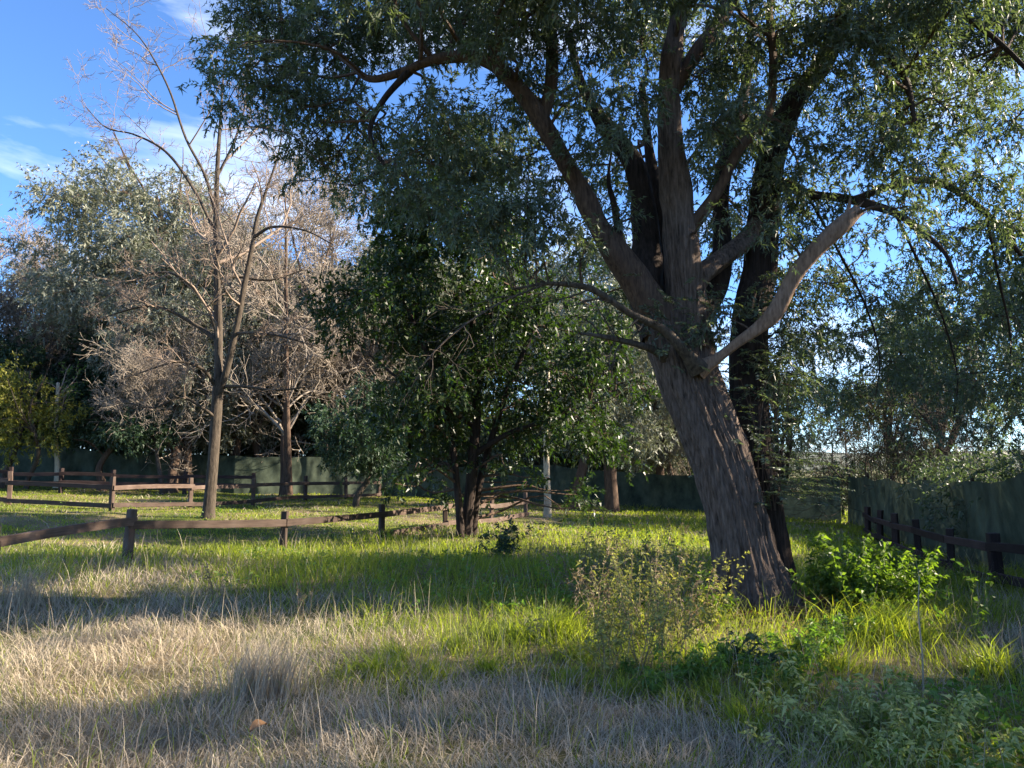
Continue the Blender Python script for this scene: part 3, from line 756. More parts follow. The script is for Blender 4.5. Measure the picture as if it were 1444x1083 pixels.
limb([(668, 470, ED, 6.4), (720, 420, ED - .6, 5.6), (770, 370, ED - .7, 4.0)], 30, 'limb', M['bark_dark'], 10, .05, 36, **kw)
SK2 = np.vstack(skel)
bl = [(610, 300, 62, 1), (560, 340, 56, 1.1), (510, 385, 46, 1), (478, 425, 30, .9), (530, 430, 56, 1.1), (660, 280, 58, 1), (640, 360, 80, 1.1), (590, 400, 76, 1.1), (720, 350, 66, .9), (700, 430, 76, 1), (780, 400, 56, .8), (760, 470, 66, .9), (820, 450, 44, .7), (830, 520, 48, .8),
      (570, 480, 50, 1), (640, 470, 70, 1.1), (540, 500, 30, .8), (600, 540, 56, 1), (670, 550, 64, 1), (740, 540, 60, .9), (800, 560, 48, .9), (620, 600, 48, .9), (575, 600, 40, .9), (700, 610, 50, .8), (760, 610, 44, .9), (845, 585, 36, .9), (840, 640, 32, .9), (800, 640, 34, .9), (560, 640, 30, .7), (640, 640, 30, .5), (850, 480, 30, .6), (720, 650, 26, .6), (600, 670, 30, .8), (560, 660, 26, .8), (745, 690, 22, .8), (690, 660, 26, .7), (790, 690, 24, .8), (625, 660, 28, .7), (690, 500, 60, .9), (600, 250, 40, .7), (820, 680, 22, .7), (650, 190, 46, .9), (700, 205, 46, .9), (600, 215, 44, .9), (640, 240, 50, .9), (690, 250, 50, .9), (580, 260, 40, .8), (640, 560, 60, 1), (600, 470, 60, 1), (590, 300, 60, 1), (620, 430, 80, 1), (550, 400, 60, 1), (500, 430, 44, 1), (700, 380, 80, 1), (740, 420, 70, 1), (810, 490, 56, .9), (780, 520, 60, 1), (820, 610, 44, 1), (770, 660, 26, .8), (560, 560, 50, 1), (600, 640, 40, .8), (530, 590, 36, .8), (650, 520, 70, 1), (730, 590, 60, 1), (845, 540, 36, .8), (700, 300, 60, .9)]
blobs = []
for (a, b, r, dn) in bl:
    for rep in range(2):
        dep = ED + rg.uniform(-2.0, 1.8); p = at(a + rg.normal() * 24, b + rg.normal() * 22, dep); blobs.append((*p, r * dep / FPX * (.8 if rep == 0 else .75), dn * (1 if rep == 0 else .7)))
ml, mt_ = MB(), MB()
blob_crown(rg, blobs, SK2, 118, .125, .060, 15, .42, .35, ml, mt_, sprig_down=.25, tri=True, tw_step=8)
for m in (ml, mt_):
    for k in range(len(m.v)): m.v[k] = (m.v[k] - eb.astype(np.float32))
ml.build('crown', M['evergreen'], ever); mt_.build('twigs', M['bark_brown'], ever)
print('evergreen leaves', ml.n // 4)

# ------------------------------------------------------------------ bare trees
def bare_tree(rg, stems, levels, mtt, mtw, root, side0=20, twig_r=.004):
    """stems: list of (path, radii) in local space; levels: list of dict for spawn"""
    for k, (P, R) in enumerate(stems):
        m = MB(); bark_tube(m, P, R, side0 if k == 0 else 14, .06, 70 + k, .3 if k == 0 else 0)
        m.build('trunk' if k == 0 else 'stem', mtt, root, smooth=True)
    K = 14
    allP = np.stack([spline(np.column_stack([P, R]), K) for P, R in stems])
    P, R = allP[..., :3], allP[..., 3]
    mb, mt2 = MB(), MB()
    for li, lv in enumerate(levels):
        lv = dict(lv); own = lv.pop('sides', 3)
        P, R = spawn(P, R, rg=rg, rmin=twig_r, **lv)
        tubes(mb if li < 2 else mt2, P, R, own)
    mb.build('branches', mtw, root, smooth=True); tw = mt2.build('twigs', mtw, root, smooth=True)
    return (mb.n + mt2.n)

rg = np.random.default_rng(17)
bb = on_ground(293, 731); BD = bb[1]; print('bare', bb)
bare = thing('bare_tree', bb, 'leafless grey tree with forked trunk between the two rail fences', 'tree')
def loc_path(rows, n, org):
    P, R = px_path(rows, n); return P - org, R
stems = [loc_path([(292, 745, BD, 17.9), (295, 715, BD, 14.8), (301, 640, BD, 13.3), (306, 560, BD, 14.0), (308, 520, BD, 10.9), (308, 450, BD, 10.9), (306, 380, BD, 9.4), (305, 315, BD, 8.6), (306, 250, BD, 7.0), (310, 180, BD, 4.7), (314, 120, BD + .1, 2.7), (318, 70, BD + .1, 1.6)], 90, bb),
         loc_path([(307, 560, BD, 10.9), (320, 520, BD - .1, 10.1), (334, 460, BD - .2, 8.6), (345, 400, BD - .3, 7.8), (356, 345, BD - .4, 6.2), (362, 310, BD - .4, 5.5), (375, 270, BD - .4, 3.9), (392, 220, BD - .4, 2.3), (400, 170, BD - .4, 1.6)], 60, bb),
         loc_path([(306, 312, BD, 6.2), (290, 250, BD - .3, 4.7), (262, 195, BD - .6, 3.9), (240, 130, BD - .8, 3.1), (215, 80, BD - 1, 2.3), (190, 45, BD - 1.1, 1.6), (150, 12, BD - 1.2, 0.9)], 40, bb),
         loc_path([(304, 330, BD, 5.5), (275, 270, BD + .3, 4.7), (235, 215, BD + .5, 3.9), (190, 190, BD + .7, 2.7), (150, 180, BD + .8, 1.7), (120, 150, BD + .9, 0.9)], 40, bb),
         loc_path([(306, 470, BD, 5.5), (285, 420, BD - .4, 3.9), (240, 385, BD - .7, 3.1), (190, 395, BD - .9, 2.3), (150, 420, BD - 1, 1.6)], 30, bb),
         loc_path([(306, 480, BD, 6.2), (270, 455, BD + .1, 4.7), (220, 432, BD, 3.9), (170, 440, BD - .1, 2.3), (120, 460, BD - .2, 1.2)], 30, bb),
         loc_path([(304, 545, BD, 6.2), (285, 520, BD - .4, 4.7), (250, 510, BD - .8, 3.9), (200, 525, BD - 1, 2.3), (160, 540, BD - 1.2, 1.6)], 30, bb),
         loc_path([(305, 590, BD, 6.2), (285, 575, BD - .3, 4.7), (255, 560, BD - .5, 3.9), (215, 575, BD - .7, 2.3), (170, 565, BD - .8, 1.6)], 30, bb),
         loc_path([(312, 400, BD, 4.7), (330, 390, BD + .4, 3.9), (380, 395, BD + .7, 2.7), (430, 380, BD + .9, 1.6)], 30, bb),
         loc_path([(335, 470, BD - .2, 5.5), (360, 470, BD - .5, 3.9), (400, 475, BD - .7, 3.1), (450, 490, BD - .9, 1.6)], 30, bb),
         loc_path([(316, 545, BD, 5.5), (345, 545, BD - .4, 3.9), (390, 550, BD - .6, 3.1), (440, 545, BD - .8, 1.6)], 30, bb),
         loc_path([(357, 335, BD - .4, 4.7), (385, 320, BD - .6, 3.5), (430, 325, BD - .8, 2.3), (470, 345, BD - 1, 1.4)], 30, bb),
         loc_path([(306, 250, BD, 3.9), (330, 200, BD + .2, 3.1), (345, 150, BD + .3, 2.3), (350, 90, BD + .3, 1.2)], 30, bb)]
nv = bare_tree(rg, stems, [dict(n=9, t0=.3, ratio=.34, ang=(35, 70), up=.10, K=6, rr=.55, sides=5, jit=.2),
                           dict(n=7, t0=.2, ratio=.5, ang=(35, 70), up=.06, K=5, rr=.6, sides=3, jit=.22),
                           dict(n=8, t0=.15, ratio=.55, ang=(30, 70), up=.04, K=4, rr=.7, sides=3, jit=.22)], M['bark_grey'], M['twig'], bare, 26, .0042)
print('bare verts', nv)

# ------------------------------------------------------------------ tree kinds for the background and the sides
def leafy_kind(seed, H, spread, trunk_r, first, leaf_l, leaf_w, per_area, leaf_n, nblob, blob_r, mleaf, mbark, lean=(.4, .2), forks=4, twig=.5, droop=.35, down=.3, low=.28, flat=.8, ntr=1):
    """builds a tree's meshes in local space and returns [(part name, mesh)]"""
    rg = np.random.default_rng(seed)
    parts = []; sk = []
    for tr in range(ntr):
        b0 = np.array([rg.normal() * .25, rg.normal() * .25, 0]) * (tr > 0) * 2
        top = b0 + np.array([lean[0] * rg.normal() * (1 + tr), lean[1] * rg.normal() * (1 + tr), H * (.86 - .1 * tr)])
        P = spline(np.stack([b0 + [0, 0, -.35], b0 + [0, 0, .3], b0 * .6 + top * .4 + [rg.normal() * .25, rg.normal() * .25, -.2], b0 * .25 + top * .75 + [rg.normal() * .3, rg.normal() * .3, 0], top]), 50)
        R = trunk_r * (1 - .25 * tr) * np.linspace(1, .12, 50) ** .8
        m = MB(); bark_tube(m, P, R, 22, .09, seed + tr, .4)
        parts.append(('trunk', m.mesh('trunk', mbark, True)))
        sk.append(np.column_stack([P, R])[12:])
    P0, R0 = np.stack([x[:, :3] for x in sk]), np.stack([x[:, 3] for x in sk])
    Pl, Rl = spawn(P0, R0, forks, t0=first, t1=.9, ratio=.55, ang=(30, 60), up=.12, jit=.12, K=12, rr=.7, taper=.2, rg=rg)
    m = MB(); tubes(m, Pl, Rl, 8); parts.append(('limbs', m.mesh('limbs', mbark, True)))
    SKl = np.vstack([np.vstack(sk), np.concatenate([Pl.reshape(-1, 3), Rl.reshape(-1, 1)], 1)])
    c = np.array([SKl[:, 0].mean() * .5, SKl[:, 1].mean() * .5, 0])
    bl = []
    for k in range(nblob):
        d = nrm(rg.normal(size=3)); rr = rg.random() ** (1 / 2.4)
        z = H * (low + 1) / 2 + d[2] * rr * H * (1 - low) / 2
        wz = np.clip(1.15 - .55 * ((z / H - .55) / .45) ** 2, .35, 1.2)
        bl.append((c[0] + d[0] * rr * spread * wz, c[1] + d[1] * rr * spread * wz, z, blob_r * (.65 + .7 * rg.random()), .7 + .6 * rg.random()))
    ml, mt_ = MB(), MB()
    blob_crown(rg, bl, SKl, per_area, leaf_l, leaf_w, leaf_n, twig, droop, ml, mt_, sprig_down=down, tri=True, tw_step=7)
    parts.append(('crown', ml.mesh('crown', mleaf))); parts.append(('twigs', mt_.mesh('twigs', mbark)))
    print('kind', seed, 'leaves', ml.n // 4, 'twig verts', mt_.n)
    return parts

def place(parts, name, label, loc, rz=0., sc=1., group=None, cat='tree'):
    t = thing(name, loc, label, cat, group, rz, sc)
    for pn, me in parts:
        o = bpy.data.objects.new(pn, me); C.objects.link(o); o.parent = t
    return t

def bare_kind(seed, H, trunk_r, spread, mtt, mtw, n1=12, n2=7, n3=7, first=.2, up=.16, ntr=1, n4=0, tw=.006):
    rg = np.random.default_rng(seed)
    parts = []; sk = []
    for tr in range(ntr):
        b0 = np.array([rg.normal() * .3, rg.normal() * .3, 0]) * (tr > 0)
        top = b0 + np.array([rg.normal() * .6 * (1 + tr), rg.normal() * .6 * (1 + tr), H * .82])
        P = spline(np.stack([b0 + [0, 0, -.35], b0 + [0, 0, .3], b0 * .6 + top * .4 + [rg.normal() * .25, rg.normal() * .25, -.1], top]), 40)
        R = trunk_r * np.linspace(1, .1, 40)
        m = MB(); bark_tube(m, P, R, 18, .08, seed + tr, .35); parts.append(('trunk', m.mesh('trunk', mtt, True)))
        sk.append((P, R))
    P, R = np.stack([s[0] for s in sk]), np.stack([s[1] for s in sk])
    m1, m2 = MB(), MB()
    P1, R1 = spawn(P, R, n1, t0=first, t1=.97, ratio=spread, ang=(30, 70), up=up, jit=.22, K=9, rr=.5, taper=.3, rg=rg, rmin=tw); tubes(m1, P1, R1, 6)
    P2, R2 = spawn(P1, R1, n2, t0=.2, ratio=.5, ang=(25, 70), up=up * .6, jit=.26, K=6, rr=.55, rg=rg, rmin=tw); tubes(m1, P2, R2, 4)
    P3, R3 = spawn(P2, R2, n3, t0=.15, ratio=.6, ang=(25, 75), up=up * .4, jit=.28, K=4, rr=.65, rg=rg, rmin=tw); tubes(m2, P3, R3, 3)
    if n4:
        P4, R4 = spawn(P3, R3, n4, t0=.2, ratio=.6, ang=(25, 60), up=up * .4, jit=.2, K=3, rr=.7, rg=rg, rmin=tw * .8); tubes(m2, P4, R4, 3)
    parts.append(('branches', m1.mesh('branches', mtw, True))); parts.append(('twigs', m2.mesh('twigs', mtw, True)))
    print('bare kind', seed, m1.n + m2.n)
    return parts

silver_a = leafy_kind(101, 13.0, 3.6, .30, .35, .165, .056, 72, 15, 72, 1.0, M['silver'], M['bark_brown'], forks=7, down=.25, low=.30, twig=.6)
silver_b = leafy_kind(102, 11.0, 3.3, .34, .25, .165, .056, 72, 15, 62, 1.0, M['silver'], M['bark_brown'], forks=6, down=.3, low=.22, twig=.6, ntr=2)
dark_a = leafy_kind(103, 6.5, 2.7, .20, .25, .17, .085, 50, 14, 44, .9, M['dark_leaf'], M['bark_brown'], forks=6, low=.28)
round_a = leafy_kind(104, 3.4, 1.9, .17, .45, .13, .065, 110, 14, 26, .58, M['dark_leaf'], M['bark_brown'], forks=6, low=.46)
yellow_a = leafy_kind(105, 5.4, 2.0, .15, .25, .14, .065, 70, 13, 32, .72, M['yellow_leaf'], M['bark_grey'], forks=5, low=.22, ntr=2)
acacia_a = leafy_kind(106, 9.6, 3.3, .20, .22, .16, .046, 95, 14, 56, .70, M['acacia_far'], M['bark_dark'], forks=8, low=.24, twig=.5, down=.4, ntr=2)
acacia_b = leafy_kind(107, 8.2, 2.9, .17, .2, .16, .046, 95, 14, 46, .68, M['acacia_far'], M['bark_dark'], forks=8, low=.24, twig=.5, down=.4)
bare_a = bare_kind(201, 9.5, .16, .52, M['bark_brown'], M['twig_far'], 14, 8, 8, .52, .14, 2, 4, .008)
bare_b = bare_kind(202, 8.0, .13, .55, M['bark_grey'], M['twig_far'], 20, 9, 8, .50, .12, 1, 4, .008)

G_BACK = 'trees along the netting at the far end'
R_ = math.radians
# (kind, name, label, px, depth, rot, scale)
BACK = [
 (yellow_a, 'yellow_tree', 'yellow green leafy tree beside the dark paddock fence', 5, 30.5, 0, 1.0),
 (round_a, 'round_tree', 'small dark round topped evergreen on a short trunk before the netting', 145, 31.5, 30, 1.05),
 (silver_a, 'silver_tree', 'tall silvery tree with ivy dark trunk rising above the bare branches', 190, 36.5, 10, 1.27),
 (dark_a, 'dark_tree', 'broad dark evergreen behind the leafless forked tree', 205, 40, 60, 1.32),
 (bare_b, 'twiggy_tree', 'low twiggy leafless tree with twin leaning trunks behind the lawn', 230, 31, 0, 1.0),
 (bare_a, 'twiggy_tree', 'pinkish leafless tree behind the yellow green one', 60, 41, 70, 1.5),
 (bare_b, 'twiggy_tree', 'tall purple grey leafless tree at the end of the paddock fence', -10, 38, 20, 1.7),
 (silver_b, 'silver_tree', 'stout trunked silvery tree right behind the paddock fence end', 262, 34, 140, 1.0),
 (silver_b, 'silver_tree', 'silvery tree with reddish trunk beside the netting gap', 330, 36, 250, .95),
 (bare_a, 'twiggy_tree', 'wide leafless tree with dense pale twigs between the bare tree and the evergreen', 402, 33.5, 200, 1.6),
 (bare_b, 'twiggy_tree', 'bushy leafless tree leaning over the small dark tree', 470, 37, 100, 1.6),
 (bare_b, 'twiggy_tree', 'leafless tree of pale branches behind the silvery ones', 370, 44, 240, 1.62),
 (silver_a, 'silver_tree', 'grey green tree standing behind the pinkish twigs', 310, 46, 100, 1.25),
 (silver_a, 'silver_tree', 'thick trunked silvery tree close behind the dense evergreen', 556, 39, 200, 1.05),
 (silver_b, 'silver_tree', 'slender silvery tree beside the small dark tree', 440, 43, 300, 1.15),
 (silver_b, 'silver_tree', 'grey tree with stout trunk on the sunny side of the dense evergreen', 862, 31.5, 45, 1.05),
 (silver_a, 'silver_tree', 'pale grey tree behind the netting and the evergreen stems', 760, 42, 290, 1.05),
 (silver_b, 'silver_tree', 'grey tree behind the netting seen past the leaning trunk', 930, 40, 170, .82),
 (silver_a, 'silver_tree', 'hazy silvery tree rising behind the evergreen crown', 660, 46, 33, 1.15),
 (bare_b, 'twiggy_tree', 'leafless thicket tree behind the netting by the leaning trunk', 985, 39, 10, .8),
 (bare_a, 'twiggy_tree', 'tall leafless tree with a dense pinkish head beside the dense evergreen', 455, 40, 20, 1.9),
 (bare_b, 'twiggy_tree', 'leafless tree with pinkish head filling the sky behind the forked tree', 345, 41, 60, 2.0),
 (dark_a, 'dark_tree', 'tall dark evergreen between the silvery trunks', 285, 42, 130, 1.5),
 (dark_a, 'dark_tree', 'dark evergreen behind the small round topped one', 115, 43, 220, 1.35),
 (dark_a, 'dark_tree', 'dark evergreen behind the wide leafless tree', 425, 45, 300, 1.5),
 (silver_a, 'silver_tree', 'silvery tree at the far paddock corner', 95, 46, 233, 1.12),
 (dark_a, 'dark_tree', 'dark evergreen rising behind the yellow green tree', -30, 36, 10, 1.1),
 (bare_a, 'twiggy_tree', 'pale leafless tree rising over the silvery crowns', 540, 50, 150, 1.35),
]
for kd, nm, lb, px, dp, rz, sc in BACK:
    place(kd, nm, lb, foot(px, dp), R_(rz), sc, G_BACK)

# small dark tree on its own thin trunk before the trunks
small = leafy_kind(108, 4.3, 1.75, .13, .35, .13, .062, 100, 14, 26, .62, M['dark_leaf'], M['bark_grey'], forks=6, low=.26)
place(small, 'small_tree', 'small dark leaved tree with a thin grey trunk behind the front fence', on_ground(503, 714), R_(20), 1.0)
# pale thin trunks
def slim(label, px, py0, py1, dep, w, seed):
    b = foot(px, dep); rg = np.random.default_rng(seed)
    t = thing('slim_tree', b, label, 'tree')
    P = np.array([at(px, py0 + 12, dep), at(px + 1, py0 - 20, dep), at(px - 1, (py0 + py1) / 2, dep), at(px + 2, py1, dep)]) - b
    P = spline(P, 24); R = np.linspace(1, .6, 24) * w * dep / FPX / 2
    m = MB(); bark_tube(m, P, R, 14, .05, seed, .2); m.build('trunk', M['pale'], t, smooth=True)
    mb = MB(); Pb, Rb = spawn(P[None], R[None], 9, t0=.45, ratio=.45, ang=(25, 50), up=.1, K=6, rr=.5, rg=rg); tubes(mb, Pb, Rb, 5)
    P2, R2 = spawn(Pb, Rb, 6, t0=.2, ratio=.5, K=4, rg=rg, rmin=.004); tubes(mb, P2, R2, 3)
    mb.build('branches', M['twig'], t)
    ml = MB(); pp = P2[:, 1:].reshape(-1, 3); pp = np.repeat(pp, 4, 0)
    leaves(ml, pp, rg.normal(size=pp.shape), .08, .04, .3, rg); ml.build('crown', M['weed'], t)
slim('slim pale barked tree at the end of the front rail fence', 771, 722, 500, 25.8, 11, 61)
slim('pale straight trunk standing before the netting by the round evergreen', 80, 676, 540, 31, 8, 62)

# ------------------------------------------------------------------ trees behind the side netting (unseen ones are added to shade the meadow)
G_SIDE = 'acacias behind the side netting'
SIDE = [
 (acacia_b, 'acacia_tree', 'loose crowned acacia leaning over the side netting near the fence posts', 11.2, 14.0, 140, .95),
 (acacia_b, 'acacia_tree', 'acacia with sparse crown behind the far part of the side netting', 14.6, 27.0, 250, 1.2),
 (acacia_b, 'acacia_tree', 'acacia near the open view of the horizon', 16.8, 34.0, 310, 1.2),
 (acacia_a, 'acacia_tree', 'distant acacia behind the netting corner', 12.6, 35.5, 200, .9),
 (acacia_b, 'acacia_tree', 'acacia beyond the near end of the side netting', 13.2, 11.7, 160, .8),  # out of view, placed so its shadow bands the middle grass
 (acacia_a, 'acacia_tree', 'acacia shading the dry grass from behind the near netting', 11.9, 4.0, 30, .92),  # off screen, added to keep the foreground in shade
 (acacia_b, 'acacia_tree', 'acacia beside the meadow path', 9.4, 2.4, 300, .85),  # off screen too, put in for the shade near the camera
 (acacia_b, 'acacia_tree', 'tall narrow acacia behind the meadow path', 17.0, 6.6, 200, (.85, .85, 1.45)),  # unseen, scaled thin and tall to drop shade on the front straw
 (acacia_a, 'acacia_tree', 'tall acacia behind the other side acacias', 19.0, 13.5, 40, (.9, .9, 1.6)),  # unseen, stretched upward so its shade reaches across the meadow
]
for kd, nm, lb, x, y, rz, sc in SIDE:
    place(kd, nm, lb, (x, y, float(ground(x, y))), R_(rz), sc, G_SIDE)
# leafless thicket stems over the netting
thick = bare_kind(203, 5.2, .055, .6, M['bark_grey'], M['bark_grey'], 14, 7, 6, .1, .2, 3, 0, .006)
place(thick, 'bare_shrub', 'leafless many stemmed shrub rising over the netting in front of the bright horizon', foot(1256, 28.0), .4, 1.15, cat='shrub')
place(thick, 'bare_shrub', 'leafless shrub just behind the netting corner', foot(1330, 24.0), 2.4, 1.0, cat='shrub')

hedge = leafy_kind(109, 2.1, 1.3, .05, .2, .10, .04, 140, 13, 16, .5, M['acacia_far'], M['bark_grey'], forks=6, low=.25)
for k, (px, dp, s, lb) in enumerate([(1195, 31.5, .85, 'low round bush peeping over the netting corner'), (1310, 22, 1.0, 'bushy shrub behind the netting under the leafless stems'), (1375, 18.2, 1.05, 'leafy shrub topping the netting near the fence posts'), (1430, 15.2, 1.05, 'leafy shrub topping the netting above the weeds'), (1165, 33.5, 1.1, 'shrub behind the netting beside the leaning tree')]):
    f_ = foot(px, dp); f_[0] += 1.0; f_[1] += .8
    place(hedge, 'shrub', lb, f_, k * 1.3, s * 1.15, 'shrubs behind the netting', 'shrub')

G_H = 'shrubs filling the gaps behind the far netting'
for k in range(22):
    px = -60 + k * 50; dp = 41 + 5 * rg.random()
    place(hedge, 'shrub', 'grey green shrub filling the gap between far trunks behind the netting', foot(px, dp), k * 1.9, 2.1 + .7 * rg.random(), G_H, 'shrub')

# utility poles far off
for k, (px, top, bot, dp, w) in enumerate([(1175, 623, 662, 150, .35), (1194, 588, 662, 120, .28), (1206, 618, 662, 170, .25)]):
    b = at(px, bot, dp); b[2] = -.1
    t = thing('utility_pole', b, ['short thick utility pole on the horizon', 'tall thin utility pole on the horizon', 'faint utility pole with crossarm on the horizon'][k], 'pole', 'poles on the horizon')
    h = at(px, top, dp)[2] - b[2]
    m = MB(); tubes(m, np.array([[[0, 0, -.3], [0, 0, h * .5], [0, 0, h]]]), np.array([[w / 2, w / 2, w / 2.4]]), 8); m.build('mast', M['pole'], t)
    m = MB(); tubes(m, np.array([[[-.9, 0, h - .7], [0, -.25, h - .7], [.9, 0, h - .7]]]), np.array([[.06] * 3]), 6); m.build('crossarm', M['pole'], t)

# ------------------------------------------------------------------ grass and dry stalks
rg = np.random.default_rng(23)
def scatter(n, y0, y1, pw, half=.80, pad=1.5, weight=None):
    """points in the wedge the place shows, denser near by; density falls as y**-pw"""
    ys = np.linspace(y0, y1, 4000); w = (2 * half * ys + 2 * pad) * ys ** -pw
    cdf = np.cumsum(w); cdf /= cdf[-1]
    y = np.interp(rg.random(n), cdf, ys); x = (rg.random(n) * 2 - 1) * (half * y + pad)
    if weight is not None:
        k = rg.random(n) < weight(x, y); x, y = x[k], y[k]
    return x, y

def dryness(x, y):
    n = .55 * N1(x * .42 + 20, y * .42) + .30 * N2(x * 1.3, y * 1.3 + 8) + .15 * N3(x * 3.1, y * 3.1)
    b = .50 + (.42 - .24 * sstep(.2, 2.4, x)) * (1 - sstep(4.6, 6.4, y)) + .60 * sstep(.9, -2.2, x) * (1 - sstep(7.8, 10.0, y)) - .16 * sstep(9, 13, y)
    b = b - .25 * np.exp(-((x - 3.2) / 2.2) ** 2 - ((y - 7.8) / 1.6) ** 2) - .36 * np.exp(-((x + .2) / 1.7) ** 2 - ((y - 7.2) / 1.1) ** 2)
    b = b + .22 * np.exp(-((x - 1.5) / 3.0) ** 2 - ((y - 24) / 3.5) ** 2)
    return np.clip((n - .5) * 1.7 + b, 0, 1)
def mown(x, y):   # the lawn between the fences is short
    return sstep(0, 1.6, (x + 4.3) * -.80 + (y - 14.4) * .60) * (1 - sstep(3, 6, x))

def blades(mb, x, y, h, w, lean, curl, lay=0.):
    N = len(x); z = ground(x, y)
    P = np.stack([x, y, z - .01], 1)
    a = 14 * N4(x * .9, y * .9) + 5 * N2(x * 3.3 + 7, y * 3.3) + rg.normal(size=N) * 1.3; d = np.stack([np.cos(a), np.sin(a), np.zeros(N)], 1)
    s0 = rg.random(N) * 2 * np.pi; S = np.stack([np.cos(s0), np.sin(s0), np.zeros(N)], 1)
    ln = (lean * (.3 + rg.random(N)))[:, None]; hh = h[:, None]; cu = (curl * (.3 + rg.random(N)))[:, None]
    upv = np.array([0, 0, 1.])
    m = P + (upv * np.cos(ln) + d * np.sin(ln)) * hh * .55
    l2 = ln + cu
    tp = m + (upv * np.cos(l2) + d * np.sin(l2)) * hh * .45
    if lay: tp[:, 2] = np.maximum(tp[:, 2], z + .01)
    W = (S * w[:, None] * .5)
    V = np.stack([P - W, P + W, m + W * .8, m - W * .8, tp], 1).reshape(-1, 3)
    i = np.arange(N)[:, None] * 5
    f4 = i + np.array([[0, 1, 2, 3]]); f3 = i + np.array([[3, 2, 4]])
    mb.add(V, f4, f3, rnd=np.repeat(rg.random(N), 5))

trunk_clear = lambda x, y: .04 + .96 * sstep(.55, 1.15, np.hypot(x - 3.0, (y - tree_base[1]) * .8) + .5 * (N3(x * 3, y * 3) - .5))
# green
mg = MB()
x, y = scatter(250000, 2.6, 40, 1.10, weight=lambda x, y: trunk_clear(x, y) * np.clip(1.08 - dryness(x, y), .025, 1))
tall = (.10 + .16 * N2(x * .7 + 3, y * .7) + .12 * N1(x * 2.2 + 5, y * 2.2) ** 2) * (1 - .62 * mown(x, y)) * (.55 + .8 * rg.random(len(x)))
tall = tall * (1 + .35 * np.exp(-((y - 11.5) / 3.) ** 2))
blades(mg, x, y, tall, np.maximum(.0046, .00072 * y) * (.7 + .7 * rg.random(len(x))), .55, .95)
og = mg.build('grass', M['grass']); tag(og, 'green meadow grass growing under the trees', 'grass', kind='stuff')
# dry
md = MB()
x, y = scatter(240000, 2.3, 34, 1.45, weight=lambda x, y: trunk_clear(x, y) * (1 - .8 * mown(x, y)) * np.clip(dryness(x, y) * 1.25 - .12, .05, 1))
h = (.07 + .09 * N3(x * .8, y * .8 + 4) + .20 * N1(x * 2.6, y * 2.6) ** 2) * (.5 + .9 * rg.random(len(x)))
blades(md, x, y, h, np.maximum(.0036, .00062 * y) * (.7 + .7 * rg.random(len(x))), .75 + .9 * N2(x * 1.1 + 30, y * 1.1), 1.5, 1)
x, y = scatter(110000, 2.3, 14, 1.5, weight=lambda x, y: trunk_clear(x, y) * np.clip(dryness(x, y) * 1.4 - .2, .05, 1))
blades(md, x, y, .10 + .16 * rg.random(len(x)), np.maximum(.0038, .0007 * y) * (.7 + .7 * rg.random(len(x))), 1.25, .5, 1)
x, y = scatter(3600, 3.2, 16, 1.2, weight=lambda x, y: trunk_clear(x, y) * (1 - .9 * mown(x, y)))
blades(md, x, y, .26 + .3 * rg.random(len(x)), np.maximum(.003, .00045 * y), .25, .3)
od = md.build('dry_grass', M['dry']); tag(od, 'matted straw coloured dry grass covering the meadow', 'dry grass', kind='stuff')
print('blades', mg.n // 5, md.n // 5)
# low broad leaved weeds between the grass
mw = MB()
x, y = scatter(9000, 4.0, 26, 1.3, weight=lambda x, y: trunk_clear(x, y) * (1 - .8 * mown(x, y)) * (N1(x * .8 + 40, y * .8) > .52) * np.clip(1.0 - 1.35 * dryness(x, y), 0, 1))
n = len(x); P = np.stack([x, y, ground(x, y) + .02], 1)
P = np.repeat(P, 6, 0); P[:, 2] += rg.random(len(P)) * .16; P[:, :2] += rg.normal(size=(len(P), 2)) * .04
D = rg.normal(size=P.shape) * [1, 1, .4] + [0, 0, .35]
leaves(mw, P, D, .05 + .05 * rg.random(len(P)), .024 + .02 * rg.random(len(P)), .4, rg, .15)
ow = mw.build('ground_cover', M['weed']); tag(ow, 'low broad leaved weeds among the grass', 'weeds', kind='stuff')

# ------------------------------------------------------------------ weeds, tussocks and bushes one can pick out
def tuft(label, px, py, n, h, spread, mt, name, group=None, lean=.7, curl=.8, w=.006):
    b = on_ground(px, py); t = thing(name, b, label, 'grass tuft' if 'tuft' in name else 'tussock', group)
    m = MB(); N = n
    r = np.abs(rg.normal(size=N)) * spread; a = rg.random(N) * 6.283
    xy = np.stack([b[0] + np.cos(a) * r, b[1] + np.sin(a) * r], 1)
    blades(m, xy[:, 0], xy[:, 1], h * (.5 + .7 * rg.random(N)), np.full(N, w) * (.7 + .6 * rg.random(N)), lean, curl)
    for k in range(len(m.v)): m.v[k] -= b.astype(np.float32)
    m.build('blades', mt, t)
tuft('dry pinkish upright tussock in the straw before the fence', 352, 985, 420, .44, .15, M['dry'], 'dry_tussock', lean=.32, curl=.3, w=.0045)
tuft('smaller dry tussock beside the pinkish upright one', 395, 985, 240, .38, .12, M['dry'], 'dry_tussock', lean=.36, curl=.35, w=.0045)
tuft('pale straw mound lying in the sun patch', 200, 905, 1300, .26, .42, M['dry'], 'dry_tussock', lean=.9, curl=.9, w=.004)
tuft('tall wispy grey tussock by the fence rail', 28, 860, 420, .6, .25, M['dry'], 'dry_tussock', lean=.4, curl=.5, w=.0045)
tuft('bright green grass tuft in front of the weeds beside the pale shrub', 1062, 1040, 260, .34, .09, M['grass'], 'grass_tuft', lean=.7, curl=.8, w=.008)
tuft('fresh green grass tuft in the sun between straw and weeds', 770, 905, 520, .42, .16, M['grass'], 'grass_tuft', lean=.7, curl=.8, w=.009)
